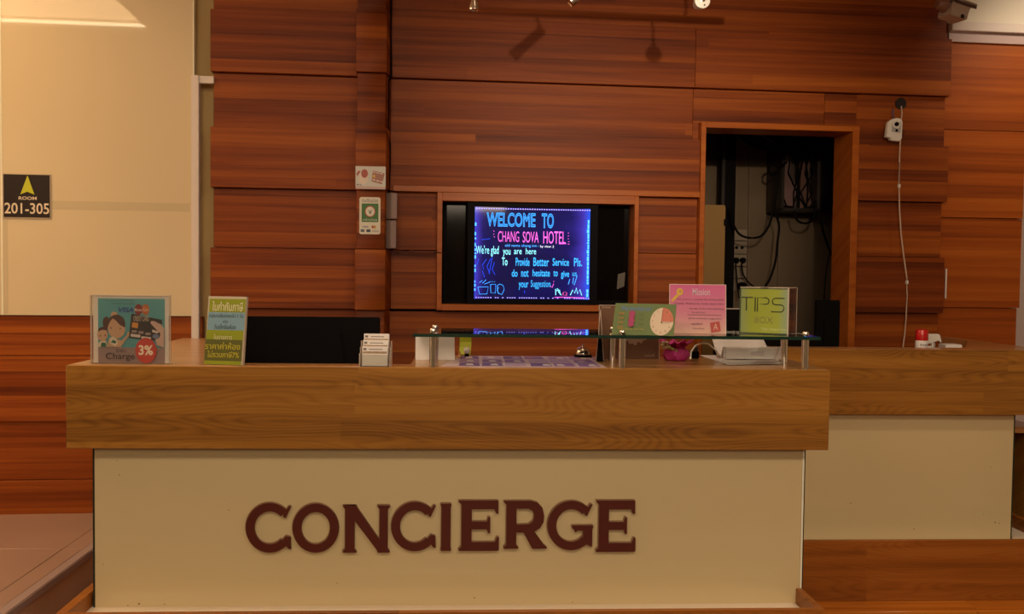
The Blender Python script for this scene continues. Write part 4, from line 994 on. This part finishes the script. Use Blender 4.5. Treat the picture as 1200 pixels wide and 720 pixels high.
for s_ in (-1, 1): MB().add([(s_*.004,-.004,.035),(s_*.011,-.004,.031),(s_*.009,-.004,.046),(s_*.004,.003,.035),(s_*.011,.003,.031)], [(0,1,2),(3,2,4),(0,2,3),(1,4,2),(0,3,4,1)]).build('ear', WPLA, fg)
for s_ in (-1, 1): MB().disc(s_*.005, .027, .0013, .002, -.0138, 8).build('eye', BLACK, fg)
x0, y0 = onledge(538.5, 420)
fg = froot('orange_figurine', C, x0, y0-.006, ZT, 'tiny orange bottle shaped figurine left of the cat figurine', 'figurine')
MB().lathe([(.007,0),(.009,.004),(.0085,.014),(.004,.019),(.003,.024),(.0045,.026),(.003,.029)], (0,0,0), 14).build('body', mat('orange_glaze', (.60,.26,.05), .4), fg, smooth=True)
MB().disc(0, .010, .004, .006, -.0088, 10).build('belly', flatmat((.75,.55,.35)), fg)

# --- purple picture mat lying on the ledge
x0, y0 = onledge(516, 430); x1, _ = onledge(709, 430); _, y1_ = onledge(620, 418)
pmw = x1-x0; pmd = y1_-y0
pmt = froot('picture_mat', C, (x0+x1)/2, y0, ZT+.0003, 'flat mat with purple printed pictures lying under the glass shelf', 'mat', rz=R(0))
MB().slab([(-pmw/2,0),(pmw/2,0),(pmw*.48,pmd),(-pmw*.38,pmd)], 0, .0012).build('sheet', flatmat((.60,.43,.43)), pmt)
rr_ = random.Random(11); PC = [(.24,.11,.27),(.36,.19,.35),(.45,.29,.42),(.15,.07,.22),(.66,.54,.52),(.38,.14,.20)]
for j in range(3):
    for i in range(6):
        a = -pmw*.40 + i*pmw*.145 + rr_.uniform(0,.012); c = pmd*(.05+.32*j)
        mm = MB(); mm.slab([(a,c),(a+pmw*.13,c),(a+pmw*.125,c+pmd*.27),(a+.004,c+pmd*.27)], .00125, .0015); mm.build('picture', flatmat(PC[rr_.randrange(4)]), pmt)
        mm = MB(); b_ = a+pmw*.13*rr_.uniform(.1,.6); mm.slab([(b_,c+pmd*.06),(b_+pmw*.05,c+pmd*.04),(b_+pmw*.04,c+pmd*.2),(b_+.003,c+pmd*.18)], .00155, .0017); mm.build('picture_figure', flatmat(PC[rr_.choice((2,4,4,5))]), pmt)

# --- service bell
x0, y0 = onledge(683, 419)
be = froot('service_bell', C, x0, y0, ZT+.002, 'chrome service bell with black base on the purple mat', 'bell')
MB().lathe([(.0375,0),(.0385,.004),(.036,.009),(.030,.0105)], (0,0,0), 32).build('base', BLACK, be, smooth=True)
MB().lathe([(.032,.011),(.0325,.014),(.031,.022),(.026,.032),(.018,.039),(.008,.0425),(.004,.043)], (0,0,0), 32).build('dome', STEEL, be, smooth=True)
MB().lathe([(.004,.0432),(.004,.048),(.006,.049),(.006,.052),(.003,.054)], (0,0,0), 14).build('button', STEEL, be, smooth=True)

# --- dark brown poster in an acrylic tent holder behind the shelf
x1, y1_ = onledge(773, 421.5); x0, y0 = onledge(706, 424)
bw_ = x1-x0; bhh = .222
bp = froot('brown_poster_stand', C, (x0+x1)/2, y1_+.0, ZT+.0005, 'dark brown translucent poster in acrylic stand behind the green clock card', 'sign stand', rz=R(3), rx=R(-4))
BRP = acrylic('brown_film', (.30,.17,.11), .45)
MB().box(-bw_/2, bw_/2, 0, .003, 0, bhh).build('poster', BRP, bp)
for (q0,q1,q2,q3) in ((-bw_/2,-bw_/2+.002,0,bhh),(bw_/2-.002,bw_/2,0,bhh),(-bw_/2,bw_/2,bhh-.002,bhh)): MB().box(q0, q1, -.003, -.0003, q2, q3).build('acrylic_edge', ACED, bp)
text('โรงแรม', -bw_/2+.012, -bw_/2+.05, bhh-.012, bhh-.003, -.0006, flatmat((.55,.42,.32)), bp)
text('อร่อยดี', bw_/2-.062, bw_/2-.020, .010, .022, -.0006, flatmat((.45,.33,.24)), bp)
FLW = flatmat((.40,.28,.20)); m = MB()
for i, (a, c, r_) in enumerate(((0.02,.075,.022),(.045,.082,.02),(-.005,.085,.018),(.03,.095,.02),(.065,.09,.014))):
    P = [(a+r_*(1+.25*math.cos(5*t))*math.cos(t), c+r_*.7*(1+.25*math.cos(5*t))*math.sin(t)) for t in [2*math.pi*k/30 for k in range(30)]]
    m.flat(P, -.0006-.0002*i)
m.build('flower_print', FLW, bp)
x0, y0 = onledge(702, 424)
tl = froot('acrylic_menu_stand', C, x0, y0-.02, ZT+.002, 'narrow clear acrylic tent stand seen edge on, next to the service bell', 'sign stand', rz=R(-8))
MB().prism([(-.016,0),(-.0145,0),(.0008,.205),(-.0008,.205)][::1], 0, .11).build('pane', ACRY, tl)
MB().prism([(.016,0),(.0008,.206),(-.0008,.206),(.0145,0)], -.0, .13).build('pane', ACRY, tl)
MB().tube([(-.0155,-.001,0),(0,-.001,.207)], .0012, 5).build('pane_edge', ACED, tl); MB().tube([(.0155,-.001,0),(0,-.001,.207)], .0012, 5).build('pane_edge', ACED, tl)
MB().prism([(-.0135,.001),(.0135,.001),(.002,.115),(-.004,.115)], .003, .10).build('insert', BLACK, tl)

# --- green clock card on the shelf
x0, y0 = C.onz(718, 391.5, ZS); x1, y1_ = C.onz(786, 394.5, ZS)
cw = .232
gk = froot('check_out_card', C, (x0+x1)/2+.004, y0-.06, ZS+.0005, 'green leaning card with clock face and pink wedge on the shelf', 'card', rz=R(-22), rx=R(-26))
ch_ = .128
MB().box(-cw/2, cw/2, 0, .002, 0, ch_).build('card', mat('green_card', (.12,.17,.05), .5), gk)
MB().side([(.003,ch_*.9),(.0045,ch_*.9),(.075,.055),(.0735,.055)], -.03, .03).build('easel_leg', PAPERC, gk)
K = Card(gk, cw, ch_, (85, 535, 125, 298)); K.k = -5
K.text('What time check out ?', 128, 362, 138, 166, (.10,.18,.33), bold=.02)
K.disc(440, 222, 84, 76, (.66,.52,.38)); K.disc(440, 222, 84, 76, (.55,.16,.10), a0=0, a1=90)
for i in range(12):
    t = R(30*i); K.text(str(12 if i == 0 else i), 440+66*math.sin(t)-4, 440+66*math.sin(t)+4, 222-60*math.cos(t)-5, 222-60*math.cos(t)+5, (.20,.10,.07))
K.disc(440, 228, 5, 4, (.05,.02,.01))
K.lines([[(440,228),(440,165)],[(440,228),(500,228)]], (.30,.10,.06), .0006)
for i in range(4): K.text(['10.00', '11.00', '12.00', '13.00'][i], 122, 160, 178+25*i, 192+25*i, (.42,.18,.04), bold=.02)
for i in range(4): K.disc(220, 182+21*i, 24-2*(i % 2), 13, (.36,.035,.13))
for i in range(3): K.text('free', 275, 310, 182+26*i, 194+26*i, (.07,.10,.03))
K.text('Thank you for your stay', 122, 320, 264, 280, (.38,.28,.06)); K.text('with us', 505, 530, 265, 275, (.30,.10,.04))

# --- pink survey card
x0, y0 = C.onz(787, 391, ZS); x1, y1_ = C.onz(848, 391.5, ZS)
pw = x1-x0+.01; ph = .190
pk = froot('pink_survey_card', C, (x0+x1)/2, y0-.0, ZS+.0005, 'pink leaning card with yellow key and red stamp on the shelf', 'card', rz=R(-8), rx=R(-9))
pmx = bpy.data.materials.new('pink_card'); pmx.use_nodes = True; nt = pmx.node_tree; B = nt.nodes['Principled BSDF']
tc = nt.nodes.new('ShaderNodeTexCoord'); sx = nt.nodes.new('ShaderNodeSeparateXYZ'); rp = nt.nodes.new('ShaderNodeValToRGB')
nt.links.new(tc.outputs['Generated'], sx.inputs[0]); nt.links.new(sx.outputs[2], rp.inputs[0]); nt.links.new(rp.outputs[0], B.inputs['Base Color'])
rp.color_ramp.elements[0].color = (.60,.34,.27,1); rp.color_ramp.elements[0].position = .05; rp.color_ramp.elements[1].color = (.56,.075,.24,1)
k = rp.color_ramp.elements.new(.45); k.color = (.58,.16,.26,1)
MB().box(-pw/2, pw/2, 0, .002, 0, ph).build('card', pmx, pk)
MB().box(-pw/2-.002, pw/2+.002, .0021, .004, 0, ph+.002).build('acrylic_back', ACED, pk)
MB().side([(.0045,ph*.9),(.006,ph*.9),(.065,.012),(.0635,.012)], -.03, .03).build('easel_leg', ACED, pk)
K = Card(pk, pw, ph, (435, 722, 22, 290)); K.k = -5
K.text('Mission', 552, 642, 42, 80, (.62,.40,.50), bold=.01)
K.disc(486, 62, 17, 20, (.65,.38,.03)); K.poly([(470,75),(482,85),(452,118),(440,112)], (.65,.38,.03)); K.disc(488, 60, 6, 7, (.50,.22,.03))
P_ = (.16,.03,.08)
K.text('We work for a satisfied life and friendship', 470, 712, 98, 110, P_); K.text('of family. Without any doubt which makes', 458, 712, 120, 134, P_)
K.text('the stay result in the everything', 535, 712, 148, 160, P_); K.text('to carry out.', 548, 620, 170, 182, P_)
K.rect(525, 700, 187, 189, P_); K.text('guest comment suggestion', 530, 700, 203, 213, P_); K.text('satisfied', 545, 602, 230, 243, P_); K.text('friendship', 553, 612, 258, 268, P_)
K.poly([(642,230),(690,222),(696,275),(648,284)], (.42,.04,.03)); K.text('A', 658, 682, 235, 270, (.62,.35,.28))

# --- tips box
x0, y0 = C.onz(866, 390.5, ZS)
tbs = .186; tbh = .178
tb = froot('tips_box', C, x0, y0-.005, ZS+.0005, 'square acrylic tips box with green TIPS front and coins inside', 'box', rz=R(-29))
GRN = bpy.data.materials.new('tips_green'); GRN.use_nodes = True; nt = GRN.node_tree; B = nt.nodes['Principled BSDF']
tc = nt.nodes.new('ShaderNodeTexCoord'); sx = nt.nodes.new('ShaderNodeSeparateXYZ'); rp = nt.nodes.new('ShaderNodeValToRGB')
nt.links.new(tc.outputs['Generated'], sx.inputs[0]); nt.links.new(sx.outputs[0], rp.inputs[0]); nt.links.new(rp.outputs[0], B.inputs['Base Color'])
E = rp.color_ramp.elements; E[0].color = (.27,.33,.13,1); E[0].position = 0; E[1].color = (.30,.40,.26,1); E[1].position = 1
k = E.new(.22); k.color = (.33,.38,.035,1); k = E.new(.80); k.color = (.36,.42,.05,1)
MB().box(.004, tbs-.004, -.0012, -.0002, .004, tbh-.004).build('front_sheet', GRN, tb)
GL = ACRY
MB().box(0, tbs, 0, .003, 0, tbh).build('front_pane', GL, tb); MB().box(0, tbs, tbs-.003, tbs, 0, tbh).build('back_pane', acrylic('frosted_pane', (.62,.50,.44), .45, .3), tb)
MB().box(0, .003, .0031, tbs-.0031, 0, tbh).build('side_pane', GL, tb); MB().box(tbs-.003, tbs, .0031, tbs-.0031, 0, tbh).build('side_pane', GL, tb)
MB().box(.003, tbs-.003, .003, tbs-.003, 0, .003).build('bottom_pane', GL, tb)
MB().box(0, tbs*.42, 0, tbs, tbh+.0002, tbh+.003).build('lid', ACED, tb); MB().box(tbs*.58, tbs, 0, tbs, tbh+.0002, tbh+.003).build('lid', ACED, tb)
MB().box(-.0005, .004, -.003, .0, 0, tbh).build('dark_edge', flatmat((.05,.07,.03)), tb); MB().box(tbs-.004, tbs+.0015, -.003, .0, 0, tbh).build('pale_edge', ACED, tb)
MB().box(0, tbs, -.0028, .0, 0, .004).build('dark_edge', flatmat((.05,.07,.03)), tb); MB().box(0, tbs, -.0028, 0, tbh-.003, tbh).build('dark_edge', flatmat((.05,.07,.03)), tb)
MB().box(tbs-.002, tbs+.001, tbs-.003, tbs+.0005, 0, tbh).build('pale_edge', ACED, tb)
m = MB(); rr_ = random.Random(2)
for i in range(90):
    cx, cy, cz = rr_.uniform(.02, tbs-.02), rr_.uniform(.02, tbs-.02), .005 + .055*rr_.random()**1.2
    a = rr_.uniform(0, 3.14); b_ = rr_.uniform(-.8, .8); r_ = .010
    M_ = Matrix.Rotation(a, 3, 'Z') @ Matrix.Rotation(b_, 3, 'X'); P = []
    for h_ in (-.0009, .0009): P += [Vector((cx, cy, max(cz,.012))) + M_ @ Vector((r_*math.cos(t*math.pi/4), r_*math.sin(t*math.pi/4), h_)) for t in range(8)]
    m.add(P, [tuple(range(7,-1,-1)), tuple(range(8,16))] + [(t,(t+1)%8,(t+1)%8+8,t+8) for t in range(8)])
co = m.build('coins', mat('copper_coins', (.40,.20,.10), .35, metal=.8), tb); co['kind'] = 'stuff'
m = MB(); m.add([(.01,.06,.004),(tbs-.012,.06,.004),(tbs-.012,tbs-.03,.004),(.01,tbs-.03,.004),(.02,.08,.12),(tbs-.02,.07,.13),(tbs-.02,tbs-.05,.12),(.02,tbs-.05,.13)], [(0,3,2,1),(4,5,6,7),(0,1,5,4),(1,2,6,5),(2,3,7,6),(3,0,4,7)])
K = Card(tb, tbs, tbh, (512, 876, 100, 425)); K.k = -2
K.X = lambda c: tbs*(c-512)/(876-512)
K.lines([[(524,168),(612,168)],[(562,168),(562,262)],[(583,168),(583,262)] if False else [(628,165),(628,268)],[(645,268),(645,168),(710,168),(726,176),(732,192),(726,208),(712,214),(648,214)],[(845,170),(775,170),(760,178),(755,192),(762,210),(780,216),(820,216),(838,224),(842,240),(836,258),(822,266),(748,266)]], (.025,.035,.015), .0022, 'lettering')
K.text('BOX', 625, 765, 302, 350, (.30,.30,.10), outline=.02); K.text('The Chang Inn', 675, 862, 382, 402, (.58,.60,.25), bold=.02)

# --- pink tulle wrapped flower pot, gadget, white cable
x0, y0 = onledge(793, 423)
fp = froot('wrapped_flower_pot', C, x0, y0+.015, ZT, 'small bright pink tulle wrapped pot with cream flower under the shelf', 'flower pot')
TUL = mat('pink_tulle', (.62,.04,.26), .6)
MB().lathe([(.035,0),(.046,.006),(.052,.022),(.046,.040),(.034,.052),(.028,.056)], (0,0,0), 36, wob=lambda i, a: .10*math.sin(7*a+i)).build('wrapping', TUL, fp, smooth=True)
rr_ = random.Random(4)
for k_ in range(9):
    a = k_*2*math.pi/9 + .2; R1 = .055 + .02*rr_.random(); zt2 = .075 + .012*rr_.random()
    ca, sa = math.cos(a), math.sin(a); P = []
    for i in range(5):
        t = i/4; r_ = .020 + (R1-.020)*t; wz = .020*math.sin(math.pi*(t*.8+.2))
        for s_ in (-1, 0, 1): P.append((ca*r_ - sa*s_*(.004+wz), sa*r_ + ca*s_*(.004+wz), .050 + (zt2-.050)*t + (.006 if s_ == 0 else 0)))
    F = [(i*3+j, i*3+j+1, i*3+j+4, i*3+j+3) for i in range(4) for j in range(2)]
    MB().add(P, F).build('ruffle', TUL, fp, smooth=True)
fl_ = MB()
for k_ in range(6):
    a = k_*math.pi/3; fl_.lathe([(.002,0),(.009,.004),(.010,.009),(.004,.013)], (-.052+.011*math.cos(a), -.030, .058+.011*math.sin(a)), 8)
fl_.build('flower', mat('cream_petal', (.70,.52,.34), .6), fp, smooth=True)
for k_ in range(3): MB().lathe([(.002,0),(.008,.004),(.008,.010),(.003,.014)], (-.035+.013*k_, -.038, .048-.006*k_), 8).build('leaf', mat('bud', (.45,.38,.12), .6), fp, smooth=True)
x0, y0 = onledge(816, 421)
gd = froot('charger', C, x0, y0+.02, ZT, 'small dark charger plug between pink pot and printer paper', 'charger')
MB().box(-.014, .014, -.012, .012, 0, .030).build('body', BLACK, gd, bevel=.003)
MB().lathe([(.010,.0305),(.010,.046),(.006,.050)], (.004,0,0), 12).build('cap', DARKM, gd, smooth=True)
def ledgep(px, py, y): x, z = C.at(px, py, y); return (x, y, max(z, ZT+.0035))
pts = [ledgep(*q) for q in ((809,421,.1),(810,412,.12),(815,405,.13),(822,402,.15),(830,403,.18),(838,410,.22),(846,420,.3))]
o = MB().tube(pts, .003, 8).build('white_cable', WPLA, None, smooth=True, frame=C); tag(o, 'white cable arching up behind the pink pot', 'cable')

# --- loose sheets and curled continuous printer paper
zp = ZT+.0005
o = MB().slab([onledge(819,416), onledge(846,422), onledge(850,425.5), onledge(916,422.5), onledge(903,414.5)][::1], zp, zp+.0015)
o = MB()
q = [onledge(820,417), onledge(848,426.5), onledge(914,424.5), onledge(906,416)]
o.slab(q, zp, zp+.0012); o = o.build('paper_sheet', PAPER, None, frame=C); tag(o, 'loose white sheets lying under the curled printer paper', 'paper')
q2 = [onledge(846,425), onledge(852,428.6), onledge(917,427), onledge(912,423)]
o = MB().slab(q2, zp+.0014, zp+.0022).build('paper_sheet', PAPER, None, frame=C); tag(o, 'front corner sheet peeking out below the curled printer paper', 'paper')
x0, y0 = onledge(847, 422); x1, _ = onledge(913, 422)
pw_ = x1-x0
prof = [(.185,.105),(.150,.092),(.12,.06),(.10,.028),(.085,.012),(.07,.008),(.05,.014),(.036,.030),(.025,.044),(.014,.050),(.006,.046),(.002,.030),(.001,.012),(.0,.003)]
m = MB(); n = len(prof)
def px_(i, side):
    t = max(0, 1-i/6.0); return (-pw_/2 - .028*t) if side < 0 else (pw_/2 - .062*t)
vs = [(px_(i, s_), y, z + d) for d in (0, .0018) for i, (y, z) in enumerate(prof) for s_ in (-1, 1)]
fs = [(2*i, 2*i+1, 2*i+3, 2*i+2) for i in range(n-1)] + [(2*n+2*i+2, 2*n+2*i+3, 2*n+2*i+1, 2*n+2*i) for i in range(n-1)]
m.add(vs, fs)
pp = froot('printer_paper', C, (x0+x1)/2, y0-.02, zp+.0025, 'curled white continuous printer paper with perforated edges under the shelf', 'paper', rz=R(-3))
m.build('curled_sheet', PAPER, pp, smooth=True)
m = MB(); HO = flatmat((.10,.07,.05))
for i in range(n-1):
    for t in (.15, .65):
        y = prof[i][0]*(1-t)+prof[i+1][0]*t; z = prof[i][1]*(1-t)+prof[i+1][1]*t
        for s_ in (-1, 1):
            xx = (px_(i, s_)*(1-t)+px_(i+1, s_)*t) - s_*.006; m.box(xx-.0012, xx+.0012, y-.0022, y-.0002, z-.0012+.001, z+.0012+.001)
h_ = m.build('feed_holes', HO, pp); h_['kind'] = 'stuff'
MB().rect(-.01, .045, .020, .034, -.0004).build('faint_print', flatmat((.76,.68,.68)), pp)

# --- dot matrix printer behind the ledge
x0, z1 = RC.at(862, 398, .2); x1, _ = RC.at(961, 400, .2)
pr = froot('dot_matrix_printer', RC, (x0+x1)/2, .155, .7505, 'black office printer just behind the ledge under the tips box', 'printer')
pa = (x1-x0)/2-.014; ph_ = z1-.7505
MB().box(-pa, pa, 0, .15, 0, ph_-.05).build('body', BLACK, pr, bevel=.006)
MB().side([(.01,ph_-.049),(.14,ph_-.049),(.12,ph_),(.03,ph_)], -pa+.01, pa-.01).build('lid', BLACKG, pr, bevel=.004)
MB().lathe([(.012,0),(.014,.004),(.014,.012),(.01,.014)], (pa, .07, ph_-.08), 14, 'x').build('knob', DARKM, pr, smooth=True)

# --- black monitors behind tips box and by the right jamb, on the right counter desk
dx0 = RC.x(850, 400, .3)
dk = MB().box(0, 1.75, 0, .48, .72, .75).build('worktop', TOPW); dk.location = (RC.x(820, 400, .2), YR+.1415, 0); tag(dk, 'lower wooden desk top behind the right hand counter', 'desk')
for sx in (.02, 1.69): MB().box(sx, sx+.04, .02, .46, 0, .7195).build('leg_panel', CNTW, dk)
def monitor(px0, px1, py, y, lab, rz=0, grp='monitors on the right hand desk'):
    x0, z1 = RC.at(px0, py, y); x1, _ = RC.at(px1, py, y); w_ = x1-x0; h_ = z1-.7505
    r_ = froot('computer_monitor', RC, (x0+x1)/2, y, .7505, lab, 'monitor', rz=rz, group=grp)
    MB().box(-w_/2, w_/2, 0, .03, max(.08, h_-.34), h_).build('shell', BLACK, r_, bevel=.004)
    MB().box(-w_/2+.01, w_/2-.01, .0305, .034, max(.09, h_-.33), h_-.01).build('screen', BLACKG, r_)
    MB().box(-.025, .025, -.012, -.0005, .018, h_-.1).build('stand', BLACK, r_, bevel=.003)
    MB().box(-.08, .08, -.06, .08, 0, .0175).build('foot', BLACK, r_, bevel=.004)
    return r_, w_, h_
r_, a, b = monitor(838, 900, 362.5, .44, 'low black monitor with pale top edge behind the tips box')
MB().box(-a/2, a/2, -.001, .031, b+.0003, b+.005).build('top_edge', mat('top_edge', (.45,.38,.34), .4), r_)
monitor(957, 985, 352, .42, 'narrow black monitor standing against the right jamb of the opening')

# --- red can and white trigger bottle on the right desk
for_z = .75
x0 = RC.x(1080, 400, .30); zt2 = RC.z(1080, 386, .30)
cn_ = froot('spray_can', RC, x0, .30, .7505, 'white spray can with bright red cap on the right counter', 'spray can')
H = zt2-.7505; r1 = (RC.x(1087, 400, .3)-RC.x(1073, 400, .3))/2
MB().lathe([(r1*.95,0),(r1,.004),(r1,H-.062),(r1*.97,H-.058)], (0,0,0), 24).build('can_body', PAPER, cn_, smooth=True)
MB().lathe([(r1,H-.0575),(r1*1.02,H-.055),(r1*1.0,H-.012),(r1*.9,H-.003),(r1*.7,H)], (0,0,0), 24).build('cap', mat('red_cap', (.62,.012,.012), .3, coat=.5), cn_, smooth=True)
text('fresh', -r1*.7, r1*.6, H-.085, H-.072, -r1-.0008, flatmat((.12,.08,.08)), cn_)
x0 = RC.x(1089, 400, .36); zt2 = RC.z(1089, 391.5, .36)
tr = froot('trigger_bottle', RC, x0, .36, .7505, 'white trigger spray bottle right of the red capped can', 'spray bottle')
H = zt2-.7505
MB().lathe([(.040,0),(.044,.006),(.044,H*.55),(.036,H*.70),(.016,H*.80),(.014,H*.86)], (0,0,0), 24).build('bottle', WPLA, tr, smooth=True)
MB().prism([(-.022,H-.052),(-.010,H-.052),(.010,H-.048),(.012,H-.090),(.018,H-.090),(.019,H-.045),(.030,H-.040),(.046,H-.034),(.058,H-.046),(.062,H-.040),(.052,H-.004),(.040,H),(-.020,H),(-.026,H-.006)], -.010, .010).build('spray_head', WPLA, tr, bevel=.002)
MB().prism([(.022,H-.050),(.030,H-.046),(.030,H-.066),(.026,H-.084),(.021,H-.082)], -.006, .006).build('trigger', WPLA2, tr, bevel=.0015)
x0, y0 = RC.onz(1104, 406, ZT-.02); 
x0 = RC.x(1100, 406, .42); x1 = RC.x(1125, 406, .42)
z1 = RC.z(1110, 403.5, .42)
o = froot('document_tray', RC, (x0+x1)/2+.01, .38, .7505, 'white paper bin top showing right of the trigger bottle', 'bin')
MB().slab([(-.05,0),(.04,0),(.05,.10),(-.04,.10)], 0, z1-.7505).build('body', PAPER, o, bevel=.004)
